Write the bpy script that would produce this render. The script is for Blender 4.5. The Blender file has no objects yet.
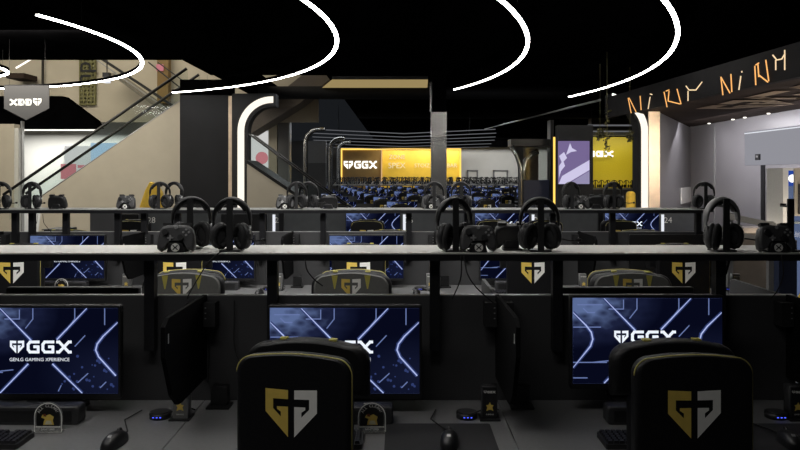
import bpy, bmesh, math, random
from mathutils import Vector, Matrix
random.seed(7)
PI = math.pi
S = bpy.context.scene
C = S.collection
F = 714.0                       # focal length in pixels (800 wide)
EYE = 1.7
def X(px, Y): return (px - 400.0) * Y / F
def Z(py, Y): return EYE - (py - 175.0) * Y / F

# ------------------------------------------------------------------ camera
cam = bpy.data.cameras.new('camera'); cam.sensor_width = 36; cam.lens = 36 * F / 800
cam.shift_y = -50.0 / 800; cam.clip_end = 200; cam.clip_start = 0.05
co = bpy.data.objects.new('camera', cam); C.objects.link(co)
co.location = (0, 0, EYE); co.rotation_euler = (PI / 2, 0, 0); S.camera = co
# ------------------------------------------------------------------ world, exposure
S.view_settings.view_transform = 'Standard'; S.view_settings.look = 'None'
S.view_settings.gamma = 1; S.view_settings.use_curve_mapping = False
S.view_settings.exposure = 0.0
w = bpy.data.worlds.new('world'); S.world = w; w.use_nodes = True
w.node_tree.nodes['Background'].inputs[0].default_value = (0.75, 0.85, 1, 1)
w.node_tree.nodes['Background'].inputs[1].default_value = 0.012
# ------------------------------------------------------------------ unseen area lights, most added to brighten parts of the venue
def area(name, loc, size, power, col=(1, 1, 1), rot=(0, 0, 0), sy=None, spread=180):
    l = bpy.data.lights.new(name, 'AREA'); l.energy = power; l.color = col; l.size = size
    l.spread = math.radians(spread)
    if sy: l.shape = 'RECTANGLE'; l.size_y = sy
    o = bpy.data.objects.new(name, l); C.objects.link(o); o.location = loc; o.rotation_euler = rot
    return o
area('ceiling_fill', (-0.9, 4.1, 3.55), 4.0, 72, (1, .98, .95), rot=(math.radians(18), 0, 0), sy=.5, spread=100)  # added overhead fill for the desk rows, no fixture modelled
area('ceiling_fill', (0.0, 8.4, 3.55), 5.0, 13, (1, .98, .95), sy=.5, spread=130)
area('ceiling_fill', (-1.3, 1.2, 3.55), 3.0, 20, (1, .98, .95), sy=.5, spread=140)
area('far_hall_fill', (0, 14, 3.55), 5, 50, (.9, .95, 1), sy=1)  # unseen fill added to brighten the far hall
area('far_hall_fill', (0, 22, 3.55), 8, 110, (.9, .95, 1), sy=1)
area('far_hall_fill', (1, 31, 3.55), 12, 380, (.95, .97, 1), sy=1)
area('far_wall_fill', (3.8, 36.5, 3.5), 8, 230, (1, .98, .94), (math.radians(50), 0, 0), .5)  # added to brighten the pale far wall
area('atrium_fill', (-8, 12.6, 6.5), 5, 340, (1, .93, .78), (math.radians(10), 0, 0), 2)  # unseen source added high up to light the atrium wall
area('atrium_fill', (-4.6, 15.5, 6.0), 2, 40, (1, .93, .78), (math.radians(10), 0, 0), 1)
area('shop_lamp', (-8.2, 19.0, 2.85), 5, 260, (1, .98, .92), (0, 0, 0), 1.2)
area('kiosk_fill', (4.7, 9.6, 2.5), 0.8, 80, (.97, .95, 1), (0, math.radians(-38), 0), 4.5)  # added to lift the dark kiosk walls
area('kiosk_fill', (4.75, 11.9, 2.5), 1.0, 4, (.97, .95, 1), (math.radians(35), 0, 0), .4)
area('pilaster_fill', (3.0, 8.0, 2.2), .3, 8, (1, .88, .72), (math.radians(84), 0, math.radians(-12)), .3, spread=50)  # small unseen light added to brighten the wood pilaster
area('soffit_fill', (4.5, 7.4, 1.0), 0.7, 22, (1, .88, .75), (PI, 0, 0), 3.0)  # upward fill added to bring out the soffit relief
area('cladding_fill', (-5.3, 9.3, 3.5), 2.2, 85, (1, .93, .8), (math.radians(62), 0, 0), .3)  # added fill facing away from the camera, brightens the escalator cladding

# ------------------------------------------------------------------ materials
MATS = {}
def mat(name, col, rough=.5, metal=0., noise=0., nscale=30., bump=0., emit=None, es=1., spec=.5, alpha=None):
    if name in MATS: return MATS[name]
    m = bpy.data.materials.new(name); m.use_nodes = True; MATS[name] = m
    nt = m.node_tree; b = nt.nodes['Principled BSDF']
    c = (col[0], col[1], col[2], 1)
    b.inputs['Base Color'].default_value = c
    b.inputs['Roughness'].default_value = rough; b.inputs['Metallic'].default_value = metal
    b.inputs['Specular IOR Level'].default_value = spec
    if noise or bump:
        tc = nt.nodes.new('ShaderNodeTexCoord'); n = nt.nodes.new('ShaderNodeTexNoise')
        n.inputs['Scale'].default_value = nscale; n.inputs['Detail'].default_value = 4
        nt.links.new(tc.outputs['Object'], n.inputs['Vector'])
        if noise:
            r = nt.nodes.new('ShaderNodeValToRGB')
            r.color_ramp.elements[0].position = .3; r.color_ramp.elements[1].position = .7
            r.color_ramp.elements[0].color = tuple(max(0, v * (1 - noise)) for v in col[:3]) + (1,)
            r.color_ramp.elements[1].color = tuple(min(1, v * (1 + noise)) for v in col[:3]) + (1,)
            nt.links.new(n.outputs['Fac'], r.inputs['Fac']); nt.links.new(r.outputs['Color'], b.inputs['Base Color'])
        if bump:
            bp = nt.nodes.new('ShaderNodeBump'); bp.inputs['Strength'].default_value = bump
            bp.inputs['Distance'].default_value = .01
            nt.links.new(n.outputs['Fac'], bp.inputs['Height']); nt.links.new(bp.outputs['Normal'], b.inputs['Normal'])
    if emit:
        b.inputs['Emission Color'].default_value = (emit[0], emit[1], emit[2], 1)
        b.inputs['Emission Strength'].default_value = es
    if alpha is not None:
        b.inputs['Alpha'].default_value = alpha
    return m
def glow(name, col, es):
    m = bpy.data.materials.new(name); m.use_nodes = True; MATS[name] = m
    nt = m.node_tree; nt.nodes.clear()
    e = nt.nodes.new('ShaderNodeEmission'); o = nt.nodes.new('ShaderNodeOutputMaterial')
    e.inputs[0].default_value = (*col, 1); e.inputs[1].default_value = es
    nt.links.new(e.outputs[0], o.inputs[0]); return m
M_black = mat('black_plastic', (.012, .012, .013), .42, noise=.2, nscale=60)
M_matte = mat('matte_black', (.010, .010, .011), .75, noise=.2, nscale=50)
M_metal = mat('black_metal', (.014, .014, .016), .38, metal=.2, noise=.15, nscale=20)
M_div = mat('charcoal_panel', (.044, .044, .046), .7, noise=.12, nscale=200, bump=.05)
M_fin = mat('black_felt_panel', (.003, .003, .0035), .85, noise=.2, nscale=150, spec=.12)
M_finb = mat('black_felt_lit', (.06, .06, .062), .8, noise=.1, nscale=150)  # black side felt lightened, light on the rear screens put into colour
M_desk = mat('grey_desk_laminate', (.17, .17, .172), .45, noise=.06, nscale=80, bump=.02)
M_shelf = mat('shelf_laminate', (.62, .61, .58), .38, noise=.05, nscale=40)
M_leather = mat('black_leather', (.006, .006, .007), .5, noise=.2, nscale=120, bump=.12, spec=.32)
M_fabric = mat('grey_chair_fabric', (.13, .13, .122), .8, noise=.12, nscale=300, bump=.1)
M_gold = mat('gold_print', (.80, .58, .12), .5, noise=.05, nscale=40)
M_white = mat('white_print', (.92, .91, .86), .5, noise=.03, nscale=40)
M_stripe = mat('yellow_stripe', (.50, .44, .09), .55, noise=.05)
M_pipe = mat('yellow_piping', (.46, .40, .12), .5, noise=.05)
M_rubber = mat('rubber', (.01, .01, .01), .8, noise=.1)
M_pad = mat('mouse_mat_cloth', (.022, .022, .024), .9, noise=.1, nscale=400, bump=.05)
M_key = mat('keycap', (.014, .014, .016), .4, noise=.1)
M_silver = mat('silver_plastic', (.30, .30, .30), .35, metal=.3, noise=.05)
M_dgrey = mat('dark_grey_plastic', (.035, .035, .037), .42, noise=.15)
M_ctrl = mat('controller_shell', (.055, .055, .056), .38, noise=.1, nscale=200)
M_chrome = mat('brushed_steel', (.5, .49, .47), .26, metal=.85, noise=.1, nscale=8)
M_ceil = mat('black_ceiling', (.0012, .0012, .0014), 1, noise=.4, nscale=3, spec=0)
M_duct = mat('duct_black', (.0025, .0025, .003), .7, noise=.3, nscale=3, spec=.1)
M_floor = mat('dark_floor_tile', (.06, .06, .06), .3, noise=.2, nscale=2)
M_beige = mat('beige_panel', (.50, .45, .36), .55, noise=.04, nscale=3)
M_beige2 = mat('beige_wall', (.48, .43, .34), .8, noise=.04, nscale=2)
M_wood = mat('light_wood', (.74, .58, .43), .5, noise=.12, nscale=6)
M_col = mat('charcoal_column', (.011, .0115, .014), .6, noise=.15, nscale=2, spec=.2)
M_wallg = mat('grey_gloss_wall', (.26, .25, .26), .28, noise=.05, nscale=1.5)
M_hallw = mat('hall_wall', (.55, .55, .53), .8, noise=.06, nscale=1)
M_hallg = mat('hall_wall_grey', (.16, .16, .165), .8, noise=.06, nscale=1)
M_soff = mat('soffit_brown', (.040, .028, .022), .8, noise=.15, nscale=2, spec=.1)
M_fasc = mat('fascia_charcoal', (.018, .017, .018), .8, noise=.2, nscale=3, spec=.1)
M_paper = mat('white_paper', (.88, .87, .82), .7, noise=.03)
M_yel = mat('yellow_fabric', (.70, .46, .05), .7, noise=.1)
M_navy = mat('navy_panel', (.02, .03, .07), .5, noise=.1)
M_rail = mat('handrail_rubber', (.008, .008, .008), .4, noise=.1)
M_olive = mat('olive_lattice', (.15, .14, .05), .7, noise=.3, nscale=12)
M_leafm = mat('garland_leaf', (.07, .065, .02), .7, noise=.4, nscale=20)
M_ygwall = mat('yellow_wall', (.62, .40, .03), .5, noise=.08, nscale=2)
M_brnwall = mat('umber_wall', (.20, .12, .03), .5, noise=.1, nscale=2)
M_railw = mat('white_rail', (.62, .61, .57), .45, noise=.04)
G_ring = glow('ring_light', (1, .98, .94), 22)
G_port = glow('portal_light', (1, .93, .80), 1.15)
G_line = glow('screen_line', (.46, .54, .92), .9)
G_halo = glow('screen_halo', (.035, .055, .18), .8)
G_thin = glow('screen_thin', (.17, .23, .50), .8)
G_white = glow('screen_white', (.85, .9, 1), 1.0)
G_blue = glow('status_led', (.08, .12, 1), 1.6)
G_neon = glow('neon_amber', (1, .50, .16), 1.1)
G_neonw = glow('neon_cream', (1, .75, .45), 1.0)
G_edge = glow('gold_edge_light', (1, .62, .12), 1.4)
G_sign = glow('sign_white', (1, .97, .9), 1.6)
G_purple = glow('display_purple', (.20, .15, .32), .9)
G_purplew = glow('display_white', (.62, .58, .80), 1.0)
G_fridge = glow('fridge_header', (.02, .06, .32), 1.0)
G_fridgei = glow('fridge_inside', (.10, .13, .24), 1.0)
G_warm = glow('coffer_glow', (.40, .30, .13), .8)
G_loft = glow('louver_tube', (.9, .92, 1), .12)
G_spot = glow('downlight_lens', (1, .95, .85), 3)
G_bar = glow('led_bar', (.9, .93, 1), .9)
G_shop = glow('shop_poster_blue', (.48, .66, .86), .85)
G_shopr = glow('shop_poster_red', (.70, .25, .28), .75)
G_shopw = glow('shop_poster_white', (.9, .9, .88), .65)
def bayer(name):
    "screen background: navy with a brighter blue haze in the top left"
    m = bpy.data.materials.new(name); m.use_nodes = True; nt = m.node_tree; nt.nodes.clear(); MATS[name] = m
    N = nt.nodes.new; L = nt.links.new
    tc = N('ShaderNodeTexCoord'); sp = N('ShaderNodeSeparateXYZ'); L(tc.outputs['UV'], sp.inputs[0])
    def dist(u, v, r):
        vm = N('ShaderNodeVectorMath'); vm.operation = 'DISTANCE'; vm.inputs[1].default_value = (u, v, 0)
        L(tc.outputs['UV'], vm.inputs[0])
        mr = N('ShaderNodeMapRange'); mr.inputs[1].default_value = r; mr.inputs[2].default_value = 0
        L(vm.outputs['Value'], mr.inputs[0]); return mr.outputs[0]
    a = dist(.06, .95, .55); b = dist(.95, .2, .5)
    n = N('ShaderNodeTexVoronoi'); n.inputs['Scale'].default_value = 14; L(tc.outputs['UV'], n.inputs['Vector'])
    mul = N('ShaderNodeMath'); mul.operation = 'MULTIPLY'; L(a, mul.inputs[0])
    r0 = N('ShaderNodeMapRange'); r0.inputs[3].default_value = .7; r0.inputs[4].default_value = 1.5; L(n.outputs['Distance'], r0.inputs[0]); L(r0.outputs[0], mul.inputs[1])
    mul2 = N('ShaderNodeMath'); mul2.operation = 'MULTIPLY'; L(b, mul2.inputs[0]); mul2.inputs[1].default_value = .25
    add = N('ShaderNodeMath'); add.operation = 'ADD'; L(mul.outputs[0], add.inputs[0]); L(mul2.outputs[0], add.inputs[1])
    cr = N('ShaderNodeValToRGB'); L(add.outputs[0], cr.inputs[0])
    cr.color_ramp.elements[0].color = (.0020, .0028, .011, 1); cr.color_ramp.elements[1].color = (.10, .145, .30, 1)
    cr.color_ramp.elements[1].position = 1.0; em_ = cr.color_ramp.elements.new(.45); em_.color = (.011, .015, .045, 1)
    e = N('ShaderNodeEmission'); L(cr.outputs[0], e.inputs[0]); e.inputs[1].default_value = 1.0
    o = N('ShaderNodeOutputMaterial'); L(e.outputs[0], o.inputs[0]); return m
G_screen = bayer('screen_background')
def glassmat():
    m = bpy.data.materials.new('clear_glass'); m.use_nodes = True; nt = m.node_tree; nt.nodes.clear()
    t = nt.nodes.new('ShaderNodeBsdfTransparent'); t.inputs[0].default_value = (.93, .96, .95, 1)
    g = nt.nodes.new('ShaderNodeBsdfGlossy'); g.inputs['Roughness'].default_value = .08; g.inputs[0].default_value = (.8, .8, .8, 1)
    x = nt.nodes.new('ShaderNodeMixShader'); x.inputs[0].default_value = .03
    o = nt.nodes.new('ShaderNodeOutputMaterial')
    nt.links.new(t.outputs[0], x.inputs[1]); nt.links.new(g.outputs[0], x.inputs[2]); nt.links.new(x.outputs[0], o.inputs[0])
    return m
M_glass = glassmat()

# ------------------------------------------------------------------ mesh helpers
def rrect(x0, z0, x1, z1, r, n=4):
    r = min(r, abs(x1 - x0) / 2 - 1e-4, abs(z1 - z0) / 2 - 1e-4); pts = []
    for cx, cz, a0 in ((x1 - r, z0 + r, -90), (x1 - r, z1 - r, 0), (x0 + r, z1 - r, 90), (x0 + r, z0 + r, 180)):
        for i in range(n + 1):
            a = math.radians(a0 + 90 * i / n); pts.append((cx + r * math.cos(a), cz + r * math.sin(a)))
    return pts
class MB:
    def __init__(s, m=None): s.v = []; s.f = []; s.mi = []; s.sm = []; s.mats = []; s.cur = 0; s.uv = {}; s.M = Matrix(); s.mat(m) if m else None
    def mat(s, m):
        if m not in s.mats: s.mats.append(m)
        s.cur = s.mats.index(m); return s
    def _add(s, vs, fs, smooth=False):
        b = len(s.v)
        s.v += [tuple(s.M @ Vector(p)) for p in vs]
        for f in fs: s.f.append(tuple(b + i for i in f)); s.mi.append(s.cur); s.sm.append(smooth)
        return b
    def box(s, x0, y0, z0, x1, y1, z1):
        s._add([(x0, y0, z0), (x1, y0, z0), (x1, y1, z0), (x0, y1, z0), (x0, y0, z1), (x1, y0, z1), (x1, y1, z1), (x0, y1, z1)],
               [(0, 3, 2, 1), (4, 5, 6, 7), (0, 1, 5, 4), (1, 2, 6, 5), (2, 3, 7, 6), (3, 0, 4, 7)]); return s
    def cbox(s, c, d): return s.box(c[0]-d[0]/2, c[1]-d[1]/2, c[2]-d[2]/2, c[0]+d[0]/2, c[1]+d[1]/2, c[2]+d[2]/2)
    def quad(s, a, b, c, d, uv=False):
        s._add([a, b, c, d], [(0, 1, 2, 3)])
        if uv: s.uv[len(s.f) - 1] = ((0, 0), (1, 0), (1, 1), (0, 1))
        return s
    def poly(s, pts): s._add(pts, [tuple(range(len(pts)))]); return s
    def prism(s, pts, y0, y1, ax='y', bev=0., seg=2):
        "outline in XZ (ccw from -Y) pushed from y0 to y1; ax='x': outline in YZ; ax='z': outline in XY. bev: rounded front and back rims"
        n = len(pts)
        cx = sum(p[0] for p in pts) / n; cz = sum(p[1] for p in pts) / n
        ex = max(abs(p[0] - cx) for p in pts); ez = max(abs(p[1] - cz) for p in pts)
        def m(p, k, y):
            u = cx + (p[0] - cx) * (1 - k / max(ex, 1e-6)); v = cz + (p[1] - cz) * (1 - k / max(ez, 1e-6))
            return (u, y, v) if ax == 'y' else ((y, u, v) if ax == 'x' else (u, v, y))
        sg = 1 if y1 > y0 else -1
        rings = []
        if bev:
            for i in range(seg + 1):
                a = PI / 2 * i / seg; rings.append((bev * (1 - math.sin(a)), y0 + sg * bev * (1 - math.cos(a))))
            for i in range(seg + 1):
                a = PI / 2 * (1 - i / seg); rings.append((bev * (1 - math.sin(a)), y1 - sg * bev * (1 - math.cos(a))))
        else: rings = [(0, y0), (0, y1)]
        vs = []
        for k, y in rings: vs += [m(p, k, y) for p in pts]
        fs = []
        for r in range(len(rings) - 1):
            for i in range(n):
                j = (i + 1) % n; fs.append((r*n+i, r*n+j, (r+1)*n+j, (r+1)*n+i))
        b = s._add(vs, fs, bool(bev))
        e = (len(rings) - 1) * n
        s.f.append(tuple(b + i for i in range(n))[::-1]); s.f.append(tuple(b + e + i for i in range(n)))
        s.mi += [s.cur] * 2; s.sm += [False] * 2
        return s
    def cyl(s, c, r, h, ax='z', n=12, r2=None, smooth=True):
        r2 = r if r2 is None else r2; vs = []
        for k, rr in ((0, r), (1, r2)):
            for i in range(n):
                a = 2 * PI * i / n; u, v, t = rr * math.cos(a), rr * math.sin(a), h * k
                p = {'z': (u, v, t), 'y': (u, t, v), 'x': (t, u, v)}[ax]
                vs.append((c[0] + p[0], c[1] + p[1], c[2] + p[2]))
        fs = [(i, (i + 1) % n, n + (i + 1) % n, n + i) for i in range(n)]
        b = s._add(vs, fs, smooth)
        s.f.append(tuple(b + i for i in range(n))[::-1]); s.f.append(tuple(b + n + i for i in range(n)))
        s.mi += [s.cur] * 2; s.sm += [False] * 2
        return s
    def ell(s, c, r, n=12, m=8):
        vs = [(c[0], c[1], c[2] - r[2])]
        for j in range(1, m):
            t = -PI / 2 + PI * j / m
            for i in range(n):
                a = 2 * PI * i / n
                vs.append((c[0] + r[0]*math.cos(t)*math.cos(a), c[1] + r[1]*math.cos(t)*math.sin(a), c[2] + r[2]*math.sin(t)))
        vs.append((c[0], c[1], c[2] + r[2])); e = len(vs) - 1
        fs = [(0, 1 + (i + 1) % n, 1 + i) for i in range(n)]
        for j in range(m - 2):
            for i in range(n): fs.append((1+j*n+i, 1+j*n+(i+1) % n, 1+(j+1)*n+(i+1) % n, 1+(j+1)*n+i))
        fs += [(e, 1+(m-2)*n+i, 1+(m-2)*n+(i+1) % n) for i in range(n)]
        s._add(vs, fs, True); return s
    def tube(s, pts, r, n=8, sx=1., sy=1.):
        "sweep along pts; r may be a list; sx/sy flatten the section"
        P = [Vector(p) for p in pts]; vs = []; k = len(P); up0 = Vector((0, 1, 0))
        for i, p in enumerate(P):
            t = (P[min(i+1, k-1)] - P[max(i-1, 0)]).normalized()
            u = up0 if abs(t.dot(up0)) < .95 else Vector((1, 0, 0))
            a = t.cross(u).normalized(); b = a.cross(t).normalized(); rr = r[i] if isinstance(r, (list, tuple)) else r
            for j in range(n):
                q = 2 * PI * j / n; vs.append(tuple(p + a * (rr * sx * math.cos(q)) + b * (rr * sy * math.sin(q))))
        fs = [(i*n+j, i*n+(j+1) % n, (i+1)*n+(j+1) % n, (i+1)*n+j) for i in range(k-1) for j in range(n)]
        b0 = s._add(vs, fs, True)
        s.f.append(tuple(b0 + j for j in range(n))[::-1]); s.f.append(tuple(b0 + (k-1)*n + j for j in range(n)))
        s.mi += [s.cur] * 2; s.sm += [False] * 2
        return s
    def stroke(s, pts, wd, fn):
        "flat polyline of given width; fn maps (u,v) to 3D"
        for i in range(len(pts) - 1):
            a = Vector(pts[i]); b = Vector(pts[i+1]); d = (b - a)
            if d.length < 1e-9: continue
            d.normalize(); n = Vector((-d.y, d.x)) * wd / 2
            e0 = d * (wd * .35 if i else 0); e1 = d * (wd * .35 if i < len(pts) - 2 else 0)
            s._add([fn(*(a - e0 - n)), fn(*(b + e1 - n)), fn(*(b + e1 + n)), fn(*(a - e0 + n))], [(0, 1, 2, 3)])
        return s
    def build(s, name, parent=None, loc=None, rot=None):
        me = bpy.data.meshes.new(name); me.from_pydata(s.v, [], s.f)
        for m in s.mats: me.materials.append(m)
        for p, i, sm in zip(me.polygons, s.mi, s.sm): p.material_index = i; p.use_smooth = sm
        if s.uv:
            ul = me.uv_layers.new(name='uv')
            for fi, uvs in s.uv.items():
                for li, q in zip(me.polygons[fi].loop_indices, uvs): ul.data[li].uv = q
        me.update()
        o = bpy.data.objects.new(name, me); C.objects.link(o)
        if parent: o.parent = parent
        if loc: o.location = loc
        if rot: o.rotation_euler = rot
        return o
def bevelled(o, w=.004, seg=2):
    m = o.modifiers.new('bevel', 'BEVEL'); m.width = w; m.segments = seg; m.limit_method = 'ANGLE'; m.angle_limit = math.radians(50)
    return o
def tag(o, label=None, cat=None, group=None, kind=None):
    if label: o['label'] = label
    if cat: o['category'] = cat
    if group: o['group'] = group
    if kind: o['kind'] = kind
    return o
def thing(name, label, cat, loc=(0, 0, 0), rz=0., group=None):
    o = bpy.data.objects.new(name, None); o.empty_display_size = .1; C.objects.link(o)
    o.location = loc; o.rotation_euler = (0, 0, rz); return tag(o, label, cat, group)
def struct(mb, name): return tag(mb.build(name), kind='structure')
def copy_tree(o, loc=None, rz=None, label=None, group=None, parent=None):
    c = o.copy(); C.objects.link(c)
    if parent: c.parent = parent
    for ch in KIDS.get(o.name, []): copy_tree(ch, parent=c)
    if loc is not None: c.location = loc
    if rz is not None: c.rotation_euler = (0, 0, rz)
    if label: c['label'] = label
    if group: c['group'] = group
    return c
KIDS = {}
def reg(o):
    "remember the children of a prototype"
    KIDS[o.name] = list(o.children)
    for ch in o.children: reg(ch)
    return o
def text2d(body, size):
    cu = bpy.data.curves.new('txt', 'FONT'); cu.body = body; cu.size = size; cu.align_x = 'CENTER'; cu.align_y = 'CENTER'; cu.resolution_u = 3
    o = bpy.data.objects.new('txt', cu); C.objects.link(o)
    dg = bpy.context.evaluated_depsgraph_get(); me = bpy.data.meshes.new_from_object(o.evaluated_get(dg))
    vs = [(v.co.x, v.co.y) for v in me.vertices]; fs = [tuple(p.vertices) for p in me.polygons]
    bpy.data.objects.remove(o); bpy.data.curves.remove(cu); bpy.data.meshes.remove(me); return vs, fs
TC = {}
def put_text(mb, body, width, fn, size=None):
    if body not in TC: TC[body] = text2d(body, 1.0)
    vs, fs = TC[body]
    x0 = min(v[0] for v in vs); x1 = max(v[0] for v in vs); k = (width / (x1 - x0)) if width else size
    cx = (x0 + x1) / 2; y0 = min(v[1] for v in vs); y1 = max(v[1] for v in vs); cy = (y0 + y1) / 2
    mb._add([fn((v[0] - cx) * k, (v[1] - cy) * k) for v in vs], fs)

# the shield emblem, unit width, u right, v DOWN from its top
EMB = [(0, 0), (.44, .02), (.44, .19), (.15, .185), (.15, .37), (.30, .52), (.30, .43), (.225, .36), (.225, .33), (.44, .33), (.44, .90), (0, .43)]
def emblem(mb, w, cx, top, fn, left, right):
    "fn maps plane coords (x right, z up) to 3D"
    def pieces(flip):
        q = [[(0, 0), (.44, .02), (.44, .19), (.15, .185)], [(0, 0), (.15, .185), (.15, .37), (0, .43)], [(0, .43), (.15, .37), (.30, .52), (.44, .90)],
             [(.225, .33), (.44, .33), (.44, .90), (.30, .52), (.30, .43), (.225, .38)]]
        return [[((1 - u) if flip else u, v) for u, v in p] for p in q]
    for flip, m in ((False, left), (True, right)):
        mb.mat(m)
        for p in pieces(flip): mb.poly([fn(cx + (u - .5) * w, top - v * w) for u, v in p])
def ggx(mb, x0, z0, w, h, fn, t=None):
    "three letters G G X"
    t = t or h * .28; lw = w / 3.05; g = lw * .13
    for k in range(2):
        a = x0 + k * lw; b = a + lw - g; ht = t / 2
        mb.stroke([(b, z0+h-ht), (a+lw*.22, z0+h-ht), (a+ht, z0+h*.70), (a+ht, z0+h*.30), (a+lw*.22, z0+ht), (b-ht, z0+ht), (b-ht, z0+h*.52), (a+lw*.45, z0+h*.52)], t, fn)
    a = x0 + 2 * lw; b = x0 + w
    mb.stroke([(a, z0+h-t/2), (a+lw*.2, z0+h-t/2), (b-lw*.2, z0+t/2), (b, z0+t/2)], t, fn)
    mb.stroke([(a, z0+t/2), (a+lw*.2, z0+t/2), (b-lw*.2, z0+h-t/2), (b, z0+h-t/2)], t, fn)

# ================================================================== large structure
m = MB(M_floor).box(-16, -2, -.1, 12, 46, 0); struct(m, 'floor')
CZ = 3.6
m = MB(M_ceil)
m.box(-14, -2, CZ, 12, 11.7, CZ + .2); m.box(-3.55, 11.7, CZ, 12, 13.6, CZ + .2); m.box(-1.4, 13.6, CZ, 12, 46, CZ + .2); m.box(-3.55, 13.6, CZ, X(248, 13.6), 16.9, CZ + .2)
struct(m, 'ceiling')
m = MB(M_ceil).box(-14, 11.7, CZ, -3.6, 11.8, 7.4).box(-3.6, 11.8, CZ, -3.5, 13.6, 7.4).box(-3.6, 13.6, CZ + .2, -1.3, 13.7, 7.4).box(-1.4, 13.7, CZ + .2, -1.3, 17.2, 7.4)
struct(m, 'trim_1')
m = MB(M_ceil).box(-14, 11.7, 7.4, -1.3, 20.4, 7.5); struct(m, 'trim_2')
m = MB(M_beige2)
m.box(X(61, 17), 17, Z(122, 17), X(318, 17), 17.2, 7.4)
m.box(-14, 17, Z(97, 17), X(61, 17), 17.2, 7.4)
struct(m, 'wall_atrium')
m = MB(M_ceil).prism([(-14, Z(128, 16.6)), (X(98, 16.6), Z(128, 16.6)), (X(94, 16.6), Z(120, 16.6)), (X(62, 16.6), Z(96, 16.6)), (-14, Z(96, 16.6))], 16.6, 16.95)
struct(m, 'trim_3')
m = MB(G_sign).box(X(20, 16.5), 16.45, Z(130.6, 16.5), X(97, 16.5), 16.55, Z(129.6, 16.5)); struct(m, 'trim_4')
m = MB(M_hallw).box(-14, 20.2, 0, -3.2, 20.4, 4.2); struct(m, 'wall_shop')
m = MB(M_hallg).box(-14.2, -2, 0, -14, 20.4, 7.4); struct(m, 'wall_left')
# far hall
m = MB(M_hallw).box(-14, 40, 0, 12, 40.3, CZ); struct(m, 'wall_far')
m = MB(M_hallg).box(-7, 39.6, 0, X(341, 39.6), 39.8, CZ); struct(m, 'wall_far_left')
m = MB(M_ceil).box(X(341, 38), 38.6, Z(147, 38.6), X(640, 38.6), 38.8, CZ); struct(m, 'trim_5')
m = MB(M_hallg).box(-3.0, 20.4, 0, -2.9, 40, CZ + .1) if False else MB(M_hallg).box(-7.2, 20.4, 0, -7, 40, CZ)
struct(m, 'wall_hall_left')
for i, (a, b) in enumerate(((467, 478), (493, 508))):
    m = MB(M_hallg); z1 = Z(170, 39.9); x0, x1 = X(a, 39.9), X(b, 39.9)
    m.box(x0, 39.86, 0, x0 + .08, 39.98, z1); m.box(x1 - .08, 39.86, 0, x1, 39.98, z1); m.box(x0, 39.86, z1 - .08, x1, 39.98, z1)
    m.mat(M_hallw).box(x0 + .08, 39.93, 0, x1 - .08, 39.98, z1 - .08); struct(m, 'door_%d' % (i + 1))
# right side walls and the kiosk
RX = 5.45
m = MB(M_wallg).box(RX, 5.0, 0, RX + .2, 13.4, 3.0); struct(m, 'wall_right')
def kw(px, off=0.):
    "point on the diagonal kiosk wall seen at pixel column px"
    k = (px - 400) / F; Y = (3.74 - 10.27 * .5442) / (k - .5442); x = k * Y
    return x + off * .878, Y - off * .478
m = MB(M_wallg); m.prism([(3.74, 10.27), (5.30, 13.137), (RX, 13.4), (RX, 13.6), (5.1, 13.3), (3.70, 10.6)], 0, 2.595, ax='z'); struct(m, 'wall_kiosk')
for i, yy in enumerate((12.35, 10.65)):
    struct(MB(M_silver if i == 0 else M_metal).box(RX - .02, yy, 0, RX - .001, yy + (.03 if i == 0 else .10), 2.55 if i == 0 else Z(165, yy)), 'trim_%d' % (6 + i))
# kiosk fascia: line (610,117)-(797,77)
def fx(Y): return 3.26 + (11.1 - Y) * .086
ya, yb = 3.6, 11.3
def fascia():
    t = thing('kiosk_fascia', 'charcoal overhead fascia and brown soffit of the kiosk on the right', 'fascia', (0, 0, 0))
    a = MB(M_fasc)
    v = []
    for Y in (ya, yb):
        for dx in (0, .08):
            for z in (2.6, 2.92): v.append((fx(Y) + dx, Y, z))
    a._add(v, [(0, 1, 5, 4), (2, 6, 7, 3), (0, 4, 6, 2), (1, 3, 7, 5), (0, 2, 3, 1), (4, 5, 7, 6)])
    a.build('fascia_board', t)
    b = MB(M_soff)
    b._add([(fx(ya) + .08, ya, 2.6), (RX - .01, ya, 2.6), (RX - .01, 13.3, 2.6), (5.30, 13.13, 2.6), (fx(10.27) + .08, 10.27, 2.6),
            (fx(ya) + .08, ya, 2.7), (RX - .01, ya, 2.7), (RX - .01, 13.3, 2.7), (5.30, 13.13, 2.7), (fx(10.27) + .08, 10.27, 2.7)],
           [(0, 1, 2, 3, 4), (9, 8, 7, 6, 5), (0, 5, 6, 1), (1, 6, 7, 2), (2, 7, 8, 3), (3, 8, 9, 4), (4, 9, 5, 0)])
    b.build('soffit', t)
    # raised shield and letters under the soffit
    e = MB(mat('soffit_relief', (.34, .26, .18), .6, noise=.1, spec=.1))
    def fn(u, v): return (4.55 + v * .9, 6.75 + (-u) * 1.0, 2.58)
    def fn2(u, v): return (4.20 - v, 7.05 - u, 2.585)
    emblem(e, 1.1, -1.95, .25, fn2, e.mats[0], e.mats[0]); ggx(e, -1.3, -.75, 2.9, 1.0, fn2, .17)
    e.build('raised_lettering', t)
    for (px, py) in ((694, 127), (719, 123), (754, 117), (779, 113), (743, 119)):
        Y = .9 * F / (py - 175) * -1; x = min(X(px, Y), RX - .1)
        MB(G_spot).cyl((x, Y, 2.585), .022, .012).build('downlight', t)
    return t
fascia()
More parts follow.
